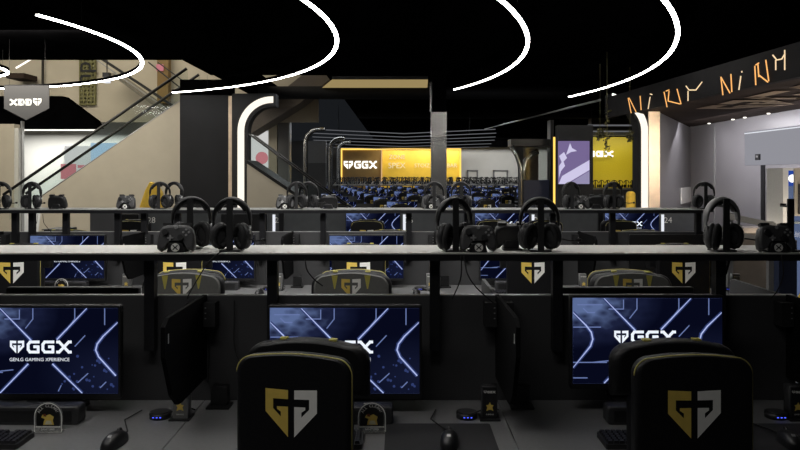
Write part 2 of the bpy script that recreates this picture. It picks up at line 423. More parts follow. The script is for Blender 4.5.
def neon():
    # letters seen on the fascia, each drawn in pixel space and laid on the board
    def on(px, py):
        # board plane x = fx(Y): solve (px-400)/F*Y = 3.26+(11.1-Y)*.086
        k = (px - 400) / F; Y = (3.26 + 11.1 * .086) / (k + .086); return (fx(Y) - .012, Y, Z(py, Y))
    L1 = [('N', [[(629, 98), (632, 113)], [(630, 98), (637, 112)], [(641, 96), (642, 110)]], G_neon),
          ('I', [[(651, 97), (649, 109)], [(651, 94), (653, 94.5)]], G_neonw),
          ('W', [[(665, 92), (668, 107)], [(667, 91), (670, 90)], [(670, 91), (669, 101)], [(669, 101), (681, 104)], [(678, 89), (682, 104)]], G_neon),
          ('Y', [[(687, 86), (690, 90), (697, 90), (703, 82)], [(689, 91), (689, 101)]], G_neonw)]
    L2 = [('N', [[(722, 77), (724, 95)], [(722, 77), (731, 93)], [(732, 74), (733, 92)]], G_neon),
          ('I', [[(742, 76), (740, 90)], [(743, 71), (743, 72.5)]], G_neonw),
          ('W', [[(756, 66), (757, 85)], [(759, 63), (760, 77)], [(757, 65), (760, 63)], [(760, 75), (769, 82)], [(767, 60), (770, 81)]], G_neon),
          ('Y', [[(774, 55), (778, 60), (783, 59), (786, 54)], [(777, 60), (777, 70)], [(786, 50), (786, 70)]], G_neonw)]
    for k, (LL, lab) in enumerate(((L1, 'lit amber neon lettering at the far end of the kiosk fascia'), (L2, 'lit amber neon lettering at the near end of the kiosk fascia'))):
        t = thing('neon_sign', lab, 'sign', on(LL[0][1][0][0][0], 110), 0, 'neon lettering on the kiosk fascia')
        for nm, segs, g in LL:
            a = MB(g)
            for sg in segs:
                a.tube([Vector(on(*p)) - t.location for p in sg], .0068, 6)
            a.build('neon_letter', t)
neon()
tag(MB(G_sign).prism([(X(611, 11.2), Z(98, 11.2)), (X(622, 11.2), Z(97.5, 11.2)), (X(611, 11.2), Z(94, 11.2))], 11.1, 11.15).build('wedge_light'), 'small white wedge of light at the far top corner of the kiosk fascia', 'light')

# ------------------------------------------------------------------ ring lights
def ring(cx, cy, r, a0, a1, label, z=3.3):
    t = thing('ring_light', label, 'pendant light', (cx, cy, z), 0, 'curved white ceiling lights')
    n = 72; hw = .0225
    def arc(r0, r1, z0, z1, m, nm):
        a = MB(m); vs = []
        for i in range(n + 1):
            q = math.radians(a0 + (a1 - a0) * i / n); c, s_ = math.cos(q), math.sin(q)
            vs += [(r0*c, r0*s_, z0), (r1*c, r1*s_, z0), (r1*c, r1*s_, z1), (r0*c, r0*s_, z1)]
        fs = []
        for i in range(n):
            b = 4 * i
            for k in range(4): fs.append((b+k, b+4+k, b+4+(k+1) % 4, b+(k+1) % 4))
        fs += [(0, 1, 2, 3), (4*n+3, 4*n+2, 4*n+1, 4*n)]
        a._add(vs, fs); return a.build(nm, t)
    arc(r - hw, r + hw, 0, .012, G_ring, 'diffuser')
    arc(r - hw - .004, r + hw + .004, .013, .06, M_ceil, 'housing')
    for q in (a0 + 8, (a0 + a1) / 2, a1 - 8):
        q = math.radians(q); MB(M_matte).cyl((r*math.cos(q), r*math.sin(q), .06), .002, CZ - z - .061, n=6).build('suspension_wire', t)
    return t
ring(-8.12, 8.62, 4.71, -18, 125, 'innermost large curved white ceiling light, sweeping behind the hanging pennant at upper left')
ring(-7.35, 7.97, 6.62, -50, 63.8, 'curved white ceiling light ending beside the dark column, second large arc from the left')
ring(-7.19, 10.10, 8.857, -60, 22, 'curved white ceiling light bending above the steel column, third large arc from the left')
ring(-6.88, 11.88, 10.72, -65, 15, 'outermost curved white ceiling light, its end above the kiosk fascia')
ring(-7.25, 10.6, 1.25, -40, 60, 'short curved white light cut by the left edge of the photo')

# ------------------------------------------------------------------ ceiling ducts and trays (dark)
for i, (x0, y0, x1, y1, z, r, lb) in enumerate(((-3, 15.2, 9, 15.2, 3.45, .14, 'black round duct crossing above the middle of the hall'), (-1.2, 20.2, 9, 20.2, 3.42, .12, 'black round duct crossing the far hall behind the nearer one'))):
    d = MB(M_duct).tube([(x0, y0, z), ((x0+x1)/2, (y0+y1)/2, z), (x1, y1, z)], r, 14).build('ceiling_duct')
    tag(d, lb, 'duct', 'ceiling ducts')
d = MB(M_silver).tube([(X(600, 12), 12, Z(100, 12)), (X(485, 26), 26, Z(129, 26) - .0)], .02, 6).build('cable_tray')
tag(d, 'thin pale cable tray running diagonally under the black ceiling near the yellow wall', 'cable tray')
# lit coffer
t = tag(MB(M_matte).box(X(332, 13.75), 13.72, CZ - .05, X(428, 13.75), 16.1, CZ - .001).mat(G_warm).quad((X(316, 16), 16, CZ - .055), (X(427, 16), 16, CZ - .055), (X(428, 13.8), 13.8, CZ - .055), (X(332, 13.8), 13.8, CZ - .055)).build('ceiling_light_panel'),
        'warm lit ceiling panel to the left of the steel column', 'ceiling light')
# hanging louver lights over the far hall
for i, (Y, z, hw_) in enumerate(((19.5, 2.93, 2.5), (21.3, 2.93, 2.75), (23.4, 2.93, 3.0), (26.0, 2.95, 3.3), (29.4, 2.97, 3.6), (33.5, 3.0, 4.0))):
    t = MB(G_loft)
    cx = X(404, Y); n = 14
    pts = [(cx - hw_ + 2 * hw_ * k / n, Y, z - .10 + .10 * abs(2 * k / n - 1) * 1.2) for k in range(n + 1)]
    t.tube(pts, .012, 6)
    o = thing('linear_light', '', None, (0, 0, 0)); t.build('light_tube', o)
    for k in (2, 12): MB(M_matte).cyl((pts[k][0], Y, pts[k][2] + .01), .004, CZ - pts[k][2] - .011, n=5).build('suspension_wire', o)
    tag(o, 'pale bowed linear light over the far hall, %s row from the front' % ['first', 'second', 'third', 'fourth', 'fifth', 'sixth'][i], 'linear light', 'bowed linear lights over the far hall')

# ------------------------------------------------------------------ columns and portals
t = thing('charcoal_column', 'broad charcoal column left of the lit arch', 'column', (X(204, 14.2), 14.2, 0))
MB(M_col).box(-.48, 0, 0, .48, .6, Z(95, 14.2)).build('column_body', t)
MB(M_ceil).box(-.48, 0, Z(95, 14.2), .48, .6, CZ - .001).build('column_head', t)
MB(M_wood).box(.485, .0, 0, .64, .4, Z(96, 14.2)).build('wood_strip', t)
def portal(mirror, label, cxp, bl):
    s_ = -1 if mirror else 1
    Y = 14.0
    t = thing('light_portal', label, 'portal', (0, Y, 0), 0, 'lit arched portals')
    x0 = X(237.5, Y); r_o = .68; r_i = .555; zc = Z(131, Y); xt = X(273, Y)
    xc = x0 + r_o
    def sx(x): return x if not mirror else 2 * X(442.8, Y) - x
    n = 14
    def band(ro, ri, yy0, yy1, m, nm, ext):
        a = MB(m); vs = []
        prof = [(xc - ro, 0), (xc - ro, zc)] + [(xc - ro*math.cos(PI/2*k/n), zc + ro*math.sin(PI/2*k/n)) for k in range(1, n+1)] + [(xt + ext, zc + ro)]
        proi = [(xc - ri, 0), (xc - ri, zc)] + [(xc - ri*math.cos(PI/2*k/n), zc + ri*math.sin(PI/2*k/n)) for k in range(1, n+1)] + [(xt + ext, zc + ri)]
        for p, q in zip(prof, proi):
            vs += [(sx(p[0]), yy0, p[1]), (sx(q[0]), yy0, q[1]), (sx(q[0]), yy1, q[1]), (sx(p[0]), yy1, p[1])]
        fs = []
        for i in range(len(prof) - 1):
            b = 4*i
            for k in range(4): fs.append((b+k, b+4+k, b+4+(k+1) % 4, b+(k+1) % 4))
        e = 4*(len(prof)-1); fs += [(0, 1, 2, 3), (e+3, e+2, e+1, e)]
        a._add(vs, fs); return a.build(nm, t)
    band(r_o + .05, r_i - .07, .03, .35, M_matte, 'arch_frame', .05)
    band(r_o, r_i, 0, .03, G_port, 'light_strip', 0)
    a = MB(M_matte)
    if not mirror:
        zt = zc + r_o + .06
        pts = [(xc - r_o - .055, 0), (xc - r_o - .052, zc)] + [(xc - (r_o+.052)*math.cos(PI/2*k/n), zc + (r_o+.052)*math.sin(PI/2*k/n)) for k in range(1, n+1)] + [(xt, zc + r_o + .055), (xt, zt), (xc - r_o - .12, zt), (xc - r_o - .12, 0)]
        a.prism([(sx(x), z) for x, z in pts], .04, .34); a.build('arch_backing', t)
    return t
portal(False, 'lit white arched portal strip left of centre beside the wood strip', 0, 0)
portal(True, 'lit white arched portal strip on the right under the kiosk fascia', 0, 0)
t = tag(MB(M_wood).box(X(649, 10.0), 10.0, 0, X(660, 10.0), 10.04, 2.59).build('wood_pilaster'), 'pale wood pilaster beside the lit portal under the kiosk fascia', 'pilaster')
# steel column in the middle
t = thing('steel_column', 'brushed steel column rising in front of the gold logo wall', 'column', (X(439, 13.0), 13.0, 0))
MB(M_chrome).box(-.14, 0, 0, .14, .28, Z(112, 13)).build('steel_cladding', t)
MB(M_ceil).box(-.135, .01, Z(112, 13) + .001, .135, .27, CZ).build('upper_shaft', t)
MB(M_chrome).box(-.17, -.03, Z(112, 13), -.13, -.012, Z(82, 13)).build('corner_strip', t)
# metal arches of the far hall
def arch(px, py, Y, side, label, wd=.16, run=1.3, bend=.45, lit=True):
    x = X(px, Y); z = min(Z(py, Y), CZ - .1); s_ = side
    t = thing('steel_arch', label, 'arch', (x, Y, 0), 0, 'steel arches around the far hall')
    pts = [(0, 0, 0), (0, 0, z - bend)] + [(s_*-1*(0) + (-s_)*-1*bend*(1-math.cos(PI/2*k/8)), 0, z - bend + bend*math.sin(PI/2*k/8)) for k in range(1, 9)] + [(s_*(bend + run), 0, z)]
    MB(M_chrome).tube(pts, wd/2, 8).build('arch_tube', t)
    pts2 = [(p[0], p[1] + .22, p[2]) for p in pts]
    MB(M_matte).tube(pts2, wd/2, 8).build('rear_tube', t)
    return t
arch(305, 129, 15.5, 1, 'nearest steel arch on the left side of the far hall', .07, .12, .3)
arch(330, 139, 21, 1, 'second steel arch on the left side of the far hall', .12, .12, .3)
arch(338, 142, 24, 1, 'third steel arch on the left side of the far hall', .12, .12, .3)
tag(MB(M_hallg).box(X(306, 21.6), 21.6, 0, X(326, 21.6), 21.7, Z(163, 21.6)).mat(mat('grey_panel_mid', (.30, .30, .31), .7, noise=.05)).box(X(306, 21.6), 21.6, Z(163, 21.6), X(326, 21.6), 21.7, Z(141, 21.6)).build('grey_partition'), 'two tone grey wall panel between the steel arches on the left', 'panel')
# black booth with glass on the right of the far hall
t = thing('glass_booth', 'dark glazed booth with a steel frame right of the far hall', 'booth', (0, 16.5, 0))
Y = 16.5
MB(M_metal).box(X(511, Y), 0, Z(146, Y), X(556, Y), .5, Z(139, Y)).build('top_beam', t)
a = MB(M_chrome).tube([(X(521, Y), 0, 0), (X(521, Y), 0, Z(168, Y)), (X(517, Y), 0, Z(156, Y)), (X(511.5, Y), 0, Z(146, Y))], .055, 8); a.build('frame_post', t)
a = MB(M_matte).prism([(X(524, Y), 0), (X(524, Y), Z(146, Y)), (X(514, Y), Z(146, Y)), (X(518, Y), Z(156, Y)), (X(520, Y), Z(168, Y)), (X(520, Y), 0)][::-1], .1, .3); a.build('side_panel', t)
a = MB(M_chrome).tube([(X(528, Y), .6, 0), (X(528.5, Y), .6, Z(170, Y)), (X(531, Y), .6, Z(160, Y)), (X(536, Y), .6, Z(154, Y)), (X(543, Y), .6, Z(150.5, Y))], .07, 8); a.build('inner_arch', t)
MB(M_navy).box(X(523, Y), .1, 0, X(551, Y), .2, Z(180, Y)).build('lower_panel', t)
MB(M_glass).box(X(523, Y), .14, Z(180, Y), X(551, Y), .16, Z(147, Y)).build('glass_pane', t)
MB(M_metal).box(X(550, Y), -.05, 0, X(553.5, Y), .3, Z(120, Y)).build('corner_post', t)
MB(mat('booth_back', (.16, .125, .10), .7, noise=.1)).box(X(531, Y), 1.6, 0, X(552, Y), 1.7, Z(146, Y)).build('back_wall', t)
# purple display and frame
Y = 14.5
t = thing('video_display', 'large purple video display in a black frame at the right of the far hall', 'display', (X(575, Y), Y, 0))
MB(M_matte).box(X(560, Y) - X(575, Y) - .03, .03, 0, X(593.5, Y) - X(575, Y), .3, Z(125, Y)).build('display_housing', t)
a = MB(G_purple)
w0, w1 = X(558, Y) - X(575, Y), X(589.5, Y) - X(575, Y); zb, zt = Z(184, Y), Z(141, Y)
a.quad((w0, 0, zb), (w1, 0, zb), (w1, 0, zt), (w0, 0, zt)); a.mat(G_purplew)
def dp(px, py): return (X(px, Y) - X(575, Y), -.004, Z(py, Y))
a.poly([dp(558.5, 184), dp(562, 176), dp(589.4, 160), dp(589.4, 170), dp(566, 184)])
a.poly([dp(559, 156), dp(564, 152), dp(567, 158), dp(562, 163)]); a.poly([dp(570, 143), dp(572, 148), dp(577, 151), dp(571, 152), dp(566, 155)])
a.poly([dp(559, 166), dp(563, 160), dp(565, 166), dp(561, 171), dp(559, 178)])
a.mat(glow('display_grey', (.33, .30, .48), .9)); a.poly([dp(568, 184), dp(589.4, 171), dp(589.4, 184)])
a.build('screen', t)
a = MB(G_edge).box(X(553.7, 15.0), .5, 0, X(557.6, 15.0), .55, Z(137, 15.0)); a.M = Matrix(); o = a.build('gold_light_strip'); o.location = (0, 14.5, 0)
tag(o, 'tall golden light strip at the left side of the purple video display', 'light strip')

# gold logo wall (centre)
Y = 38.0
t = thing('logo_wall', 'glowing gold wall with white logo lettering at the far end of the hall', 'logo wall', (X(400, Y), Y, 0))
def W(px): return X(px, Y)
MB(M_ygwall).box(W(381), 0, 0, W(459.5), .2, Z(150, Y)).build('gold_panel', t)
MB(M_brnwall).box(W(342), 0, 0, W(381), .2, Z(150, Y)).build('brown_panel', t)
a = MB(G_edge); a.box(W(341), -.1, Z(150, Y), W(461), .1, Z(148.4, Y)); a.box(W(341), -.1, 0, W(342.3), .05, Z(150, Y)); a.box(W(459.5), -.1, 0, W(461), .05, Z(150, Y))
a.build('edge_light', t)
MB(glow('rib_glow', (.9, .55, .25), .7)).box(W(381), -.12, 0, W(382.3), -.02, Z(150, Y)).build('lit_rib', t)
MB(M_matte).box(W(337.5), -.2, 0, W(340.8), .2, Z(147, Y)).build('side_frame', t)
a = MB(G_sign)
def fl(u, v): return (u, -.15, v)
emblem(a, W(353) - W(344), (W(353) + W(344)) / 2, Z(161, Y), fl, G_sign, G_sign); a.mat(G_sign)
ggx(a, W(354.5), Z(168.5, Y), W(377) - W(354.5), Z(161, Y) - Z(168.5, Y), fl, .085); a.build('logo_lettering', t)
a = MB(glow('partner_logo', (.95, .85, .55), .8))
put_text(a, 'SPEX', W(405) - W(388), lambda u, v: fl(u + W(397), v + Z(165.5, Y)))
put_text(a, 'STOIZ', W(429) - W(414), lambda u, v: fl(u + W(422), v + Z(165.5, Y)))
put_text(a, 'ZONE', W(406) - W(390), lambda u, v: fl(u + W(397), v + Z(157, Y)))
put_text(a, 'BAR', W(457) - W(447), lambda u, v: fl(u + W(452), v + Z(165.5, Y)))
a.build('partner_lettering', t)
for px in (385, 400, 425, 452):
    l = area('logo_wall_lamp', (X(px, Y), Y - .7, Z(151, Y)), .5, 8, (1, .85, .5), (math.radians(25), 0, 0))
# gold wall on the right
Y = 24.0
t = thing('gold_wall', 'bright yellow wall with white lettering between the video display and the right portal', 'logo wall', (0, Y, 0))
MB(mat('lemon_wall', (.50, .40, .02), .5, noise=.05)).box(X(590, Y), 0, 0, X(650, Y), .2, Z(137, Y)).build('gold_panel', t)
a = MB(G_sign); ggx(a, X(586, Y), Z(157, Y), X(612, Y) - X(586, Y), Z(151, Y) - Z(157, Y), fl); a.build('logo_lettering', t)
MB(M_metal).box(X(590, Y), -.2, Z(136, Y), X(650, Y), .2, CZ - .01).build('upper_panel', t)
area('gold_wall_lamp', (X(612, Y), Y - .8, Z(139, Y)), 1.8, 14, (1, .93, .6), (math.radians(30), 0, 0), .3)
area('gold_wall_lamp', (X(612, Y), Y - .7, 1.45), 1.8, 5, (1, .85, .3), (math.radians(140), 0, 0), .2)
for i, (Y, py) in enumerate(((17, 126), (19, 132))):
    o = thing('tube_light', '', None, (0, 0, 0)); MB(G_loft).box(X(588, Y), Y, Z(py, Y), X(632, Y), Y + .06, Z(py, Y) + .035).build('light_tube', o)
    for px in (592, 628): MB(M_matte).cyl((X(px, Y), Y + .03, Z(py, Y) + .035), .004, CZ - Z(py, Y) - .036, n=5).build('suspension_wire', o)
    tag(o, ['upper', 'lower'][i] + ' pale tube light above the yellow wall beside the right portal', 'tube light', 'tube lights above the yellow wall')
# garlands
for i, (px, p0, p1, Y, lb) in enumerate(((607, 104, 156, 11.0, 'long dry olive garland hanging at the far end of the kiosk fascia'), (600, 128, 138, 12.2, 'short olive garland to the left of the long one, above the yellow wall'), (630, 130, 141, 12.6, 'small olive garland beside the top of the right portal'))):
    a = MB(M_leafm); x = X(px, Y)
    for k in range(46):
        z = Z(p0 + (p1 - p0) * random.random(), Y); r = .03
        q = Vector((x + random.gauss(0, r), Y + random.gauss(0, r), z)); d = Vector((random.uniform(-1, 1), random.uniform(-1, 1), random.uniform(-1, .3))).normalized() * .07
        n = d.cross(Vector((random.random(), random.random(), random.random()))).normalized() * .02
        a._add([tuple(q), tuple(q + d*.5 + n), tuple(q + d), tuple(q + d*.5 - n)], [(0, 1, 2, 3)])
    o = a.tube([(x, Y, CZ - .001), (x, Y, Z(p1, Y))], .006, 5).build('garland'); tag(o, lb, 'garland', 'olive garlands')

# ------------------------------------------------------------------ escalators (left)
def escalator():
    t = thing('escalator', 'beige clad escalator with glass sides rising to the right across the left of the photo', 'escalator', (0, 14.8, 0))
    Y = 14.8
    def p(px, py, dy=0, YY=14.8): return (X(px, YY), dy, Z(py, YY))
    sl = (103 - 196) / (178 - 43.)
    def e(px): return 196 + sl * (px - 43)
    MB(M_beige).prism([(X(43, Y), Z(e(43), Y)), (X(36, Y), 0), (X(182, Y), 0), (X(182, Y), Z(e(182), Y))], -.02, 1.0).build('cladding', t)
    a = MB(M_silver); a.tube([p(40, e(40) - .6), p(187, e(187) - .6)], .018, 6); a.build('skirt_strip', t)
    dd = {'handrail_near': None}
    for nm, dy, off in (('handrail', .05, 29.5), ('handrail', .95, 29.5)):
        z = .61
        pts = [(X(2, Y), dy, Z(e(2), Y) + z), (X(60, Y), dy, Z(e(60), Y) + z), (X(186, Y), dy, Z(e(186), Y) + z)]
        MB(M_rail).tube(pts, .032, 8).build(nm, t)
        MB(M_glass).prism([(X(8, Y), Z(e(8), Y) + .0), (X(187, Y), Z(e(187), Y)), (X(187, Y), Z(e(187), Y) + z - .02), (X(8, Y), Z(e(8), Y) + z - .02)], dy - .005, dy + .005).build('glass_balustrade', t)
escalator()
t = thing('descending_escalator', 'dark steel escalator crossing behind the near one at upper left', 'escalator', (0, 16.0, 0))
Y = 16.0
def seg(px0, py0, px1, py1, th, m, nm, d0=0., d1=.1):
    a = MB(m); a.prism([(X(px0, Y), Z(py0 + th, Y)), (X(px1, Y), Z(py1 + th, Y)), (X(px1, Y), Z(py1, Y)), (X(px0, Y), Z(py0, Y))], d0, d1); a.build(nm, t)
seg(92, 51, 178, 108, 3, M_rail, 'handrail'); seg(88, 53, 172, 112, 1.2, M_silver, 'skirt_strip', -.05, 0)
seg(110, 72, 165, 112, 3.0, mat('truss_panel', (.22, .20, .16), .5, noise=.1), 'truss_panel', .12, .99)
seg(145, 60, 190, 96, 1.5, M_rail, 'upper_handrail', .2, .26)
seg(150, 58, 196, 92, 1.2, M_rail, 'upper_handrail', .5, .56)
# olive lattice sign
Y = 16.92
t = thing('lattice_sign', 'tall olive lattice banner with dark lettering on the beige atrium wall', 'sign', (X(87, Y), Y, Z(105, Y)))
a = MB(M_olive); x0, x1 = X(79, Y) - X(87, Y), X(95.5, Y) - X(87, Y); h = Z(58, Y) - Z(105, Y)
for k in range(5): xx = x0 + (x1 - x0 - .03) * k / 4; a.box(xx, 0, 0, xx + .03, .05, h)
for k in range(13): zz = (h - .03) * k / 12; a.box(x0, .01, zz, x1, .04, zz + .045)
a.build('lattice', t)
MB(mat('lattice_back', (.42, .40, .26), .8, noise=.1)).box(x0, .06, 0, x1, .07, h).build('backing', t)
a = MB(M_matte); put_text(a, 'np', .52, lambda u, v: (-v + .03, -.01, u + h * .68)); a.build('lettering', t)
# pennant
Y = 10.0
t = thing('pennant', 'grey pointed hanging pennant with mirrored white logo at upper left', 'banner', (X(27, Y), Y, Z(120, Y)))
pb = lambda px, py: (X(px, Y) - X(27, Y), Z(py, Y) - Z(120, Y))
MB(mat('pennant_cloth', (.05, .05, .053), .8, noise=.08, nscale=90)).prism([pb(26, 120), pb(49, 108.5), pb(49, 85), pb(4, 85), pb(4, 108.5)][::1], 0, .012).build('cloth', t)
a = MB(G_sign if False else mat('pennant_print', (.8, .8, .78), .6, emit=(.8, .8, .78), es=.25))
fm = lambda u, v: (-u, -.006, v)
x0, z0 = pb(32, 105.5); x1, z1 = pb(10, 99)
ggx(a, -x0, z0 + .0, (x0 - x1), (z1 - z0), fm)
emblem(a, .115, -(pb(37.5, 100)[0]), pb(0, 98.5)[1], fm, a.mats[0], a.mats[0]); a.build('printed_logo', t)
MB(M_metal).tube([(-.31, .006, .487), (.31, .006, .487)], .008, 6).tube([(-.25, .006, .49), (-.25, .006, CZ - Z(120, Y))], .002, 4).tube([(.25, .006, .49), (.25, .006, CZ - Z(120, Y))], .002, 4).build('hanging_bar', t)
# beige pillar on the far left and mullions
tag(MB(M_beige).box(-9.9, 15.95, 0, X(14, 15.95), 16.2, Z(124, 15.95)).build('beige_pillar'), 'broad beige pillar at the left edge of the photo', 'pillar')
tag(MB(M_railw).box(X(14.3, 15.95), 15.95, 0, X(18.5, 15.95), 16.2, Z(128, 15.95)).build('white_pilaster'), 'narrow white pilaster right of the broad beige pillar', 'pilaster')
tag(MB(M_silver).box(X(20.5, 15.95), 15.95, 0, X(22, 15.95), 16.05, Z(121, 15.95)).build('steel_mullion'), 'thin steel mullion below the tip of the pennant', 'mullion')
tag(MB(M_soff).box(-9, 16.3, Z(78, 16.3), X(24, 16.3), 16.9, Z(73, 16.3)).build('balcony_edge'), 'brown balcony edge above the pennant', 'balcony')
tag(MB(G_sign).tube([(X(16, 16.2), 16.2, Z(68, 16.2)), (X(33, 16.2), 16.2, Z(58, 16.2))], .02, 5).build('strip_light'), 'slanted warm strip light above the pennant', 'light')
tag(MB(M_metal).box(X(42.5, 16.9), 16.85, Z(90, 16.9), X(43.2, 16.9), 16.95, 5.).build('wall_pipe'), 'thin dark vertical pipe on the atrium wall right of the pennant', 'pipe')
a = thing('pendant_projector', 'small hanging projector with a lit head in front of the atrium wall', 'lamp', (X(107, 13), 13, Z(80, 13)))
MB(M_metal).cyl((0, 0, .1), .01, 1.6, n=6).cbox((0, 0, .09), (.12, .12, .08)).build('mount', a)
MB(G_bar).cbox((0, 0, -.01), (.10, .08, .09)).build('lit_head', a)
# shop beyond
Y = 20.0
t = thing('shop_display', 'bright shop posters in white, pale blue and red seen under the escalator', 'shop display', (X(90, Y), Y, 0))
q = lambda px: X(px, Y) - X(90, Y)
MB(G_shopw).box(q(64), .02, 0, q(122), .06, Z(146, Y)).build('white_poster', t)
MB(G_shop).box(q(91), -.02, 0, q(122), .015, Z(143, Y)).build('blue_poster', t)
MB(G_shopr).box(q(61), -.02, Z(179, Y), q(76), .015, Z(164, Y)).box(q(78), -.02, Z(168, Y), q(89), .015, Z(165, Y)).build('red_poster', t)
tag(MB(M_brnwall).box(X(160, 16.9), 16.7, Z(104, 16.9), X(171, 16.9), 16.9, 5.5).mat(G_shopr).cbox((X(163, 16.9), 16.68, Z(69, 16.9)), (.16, .03, .15)).build('red_marked_column'), 'narrow brown column with a small red mark on the atrium wall', 'column')

# second escalator visible right of the lit arch
t = thing('small_escalator', 'beige and black escalator descending to the right behind the lit arch', 'escalator', (0, 12.2, 0))
Y = 12.2
seg(247, 160, 296, 193, 3.5, M_rail, 'truss_edge', -.02, .9)
MB(M_beige).prism([(X(247, Y), 0), (X(300, Y), 0), (X(300, Y), Z(199, Y)), (X(296, Y), Z(196, Y)), (X(247, Y), Z(163, Y))], 0, .88).build('cladding', t)
for dy, oy in ((0., 0), (.4, 0)):
    a = MB(M_rail).tube([(X(249, Y), dy, Z(134, Y)), (X(345, Y), dy, Z(205, Y))], .016, 8).build('handrail', t)
MB(M_glass).prism([(X(249, Y), Z(161, Y)), (X(330, Y), Z(216, Y)), (X(330, Y), Z(196, Y)), (X(249, Y), Z(135, Y))], .0, .008).build('glass_balustrade', t)
t = thing('rising_escalator', 'grey brown underside of an escalator rising to the right behind the lit arch', 'escalator', (0, 16.0, 0))
Y = 16.0
MB(mat('truss_grey', (.16, .135, .115), .6, noise=.1)).prism([(X(250, Y), Z(134, Y)), (X(300, Y), Z(103, Y)), (X(334, Y), Z(76, Y)), (X(306, Y), Z(72, Y)), (X(250, Y), Z(116, Y))], 0, .9).build('truss_underside', t)
for px0, px1, p0, m, lb in ((268.5, 277, 116, M_beige, 'narrow beige pillar behind the lit arch'), (278, 288, 100, M_hallg, 'grey pillar right of the narrow beige one'), (288.2, 289.6, 118, M_silver, 'thin bright steel edge right of the grey pillar')):
    Y = 17.5; tag(MB(m).box(X(px0, Y), Y, 0, X(px1, Y), Y + .3, Z(p0, Y)).build('hall_pillar'), lb, 'pillar')
Y = 19.5
a = MB(G_shopw).box(X(250, Y), Y, 0, X(268, Y), Y + .05, Z(131, Y)).mat(G_shopr).cyl((X(262, Y), Y - .03, Z(158, Y)), .17, .02, 'y', 20)
tag(a.build('shop_poster'), 'white shop poster with a pink figure seen behind the lit arch', 'poster')

# ------------------------------------------------------------------ kiosk side: fridge, paper, rails, socket
Y = 8.0
t = thing('drinks_fridge', 'white drinks fridge with a blue lit header at the right edge', 'fridge', (X(783, Y), Y, 0))
MB(M_railw).box(0, 0, 0, .06, .36, Z(168, Y)).box(.06, 0, Z(170.5, Y), .7, .36, Z(168, Y)).box(.64, 0, 0, .7, .36, Z(170.5, Y)).box(.06, .33, 0, .64, .36, Z(170.5, Y)).box(.06, 0, 0, .64, .33, .3).build('cabinet', t)
a = MB(G_fridge).box(.06, .02, Z(186, Y), .64, .06, Z(170.5, Y)); a.mat(G_sign); a.cyl((.115, .018, Z(178.5, Y)), .045, .002, 'y', 16); put_text(a, 'Samsung', .30, lambda u, v: (u + .36, .016, v + Z(178.5, Y))) if False else put_text(a, 'Pepsi', .26, lambda u, v: (u + .36, .016, v + Z(178.5, Y)))
a.build('header_sign', t)
MB(G_fridgei).box(.06, .30, .3, .64, .32, Z(186, Y)).build('lit_interior', t)
MB(M_silver).box(.06, .05, 1.15, .64, .29, 1.17).box(.06, .05, .75, .64, .29, .77).build('shelf', t)
MB(M_glass).box(.06, .02, .3, .64, .03, Z(186, Y)).build('glass_door', t)
tag(MB(M_beige).box(X(795, 7.6), 7.6, Z(216, 7.6), X(795, 7.6) + .4, 7.63, Z(168, 7.6)).mat(M_dgrey).box(X(798, 7.6), 7.585, Z(214, 7.6), X(798, 7.6) + .3, 7.598, Z(184, 7.6)).build('menu_stand'), 'pale framed board at the right edge in front of the fridge', 'board')
(xa, Ya), (xb, Yb) = kw(680, .012), kw(692, .012)
a = MB(M_paper); a._add([(xa, Ya, Z(204, Ya)), (xb, Yb, Z(204, Ya)), (xb, Yb, Z(188, Ya)), (xa, Ya, Z(188, Ya)), (xa + .01, Ya - .005, Z(204, Ya)), (xb + .01, Yb - .005, Z(204, Ya)), (xb + .01, Yb - .005, Z(188, Ya)), (xa + .01, Ya - .005, Z(188, Ya))], [(0, 1, 2, 3), (7, 6, 5, 4), (0, 4, 5, 1), (1, 5, 6, 2), (2, 6, 7, 3), (3, 7, 4, 0)])
a.mat(M_matte); (xa, Ya), (xb, Yb) = kw(685, .014), kw(686.6, .014); a.quad((xa, Ya, Z(201, Ya)), (xb, Yb, Z(201, Ya)), (xb, Yb, Z(198, Ya)), (xa, Ya, Z(198, Ya)))
tag(a.build('wall_notice'), 'white paper notice on the grey wall beside the right portal', 'notice')
yy = RX * F / (761 - 400)
tag(MB(M_black).box(RX - .03, yy, Z(160, yy), RX - .001, yy + .12, Z(154, yy)).mat(M_silver).box(RX - .035, yy + .03, Z(157.5, yy), RX - .031, yy + .09, Z(155.5, yy)).build('wall_socket'), 'small black wall socket on the grey wall left of the fridge', 'socket')
yy1, yy0 = RX * F / (745 - 400), RX * F / (810 - 400)
tag(MB(glow('reflect_panel', (.50, .50, .56), .56)).box(RX - .006, yy0, 1.85, RX - .002, yy1, 2.38).mat(G_bar).box(RX - .010, yy0, 2.345, RX - .0065, yy1, 2.36).build('wall_reflection'), 'painted lavender reflection glowing high on the grey wall above the fridge', 'painted reflection')  # glowing patch stands in for a reflection on the glossy wall
t = thing('queue_rail', 'white two bar barrier rail sloping behind the rightmost headset', 'rail', (0, 7.0, 0))
for (a0, b0, a1, b1, th) in ((728, 213, 776, 223, 6), (728, 230, 776, 239, 4.5)):
    MB(M_railw).prism([(X(a0, 7), Z(b0 + th, 7)), (X(a1, 7), Z(b1 + th, 7)), (X(a1, 7), Z(b1, 7)), (X(a0, 7), Z(b0, 7))], 0, .05).build('rail_bar', t)
MB(M_silver).box(X(731, 7), .06, 0, X(731, 7) + .05, .11, Z(213, 7)).box(X(772, 7), .06, 0, X(772, 7) + .05, .11, Z(222, 7)).build('rail_post', t)
tag(MB(M_navy).box(X(779, 7.3), 7.3, 0, X(797, 7.3), 7.4, Z(240, 7.3)).build('navy_panel'), 'navy low panel below the fridge at the right edge', 'panel')
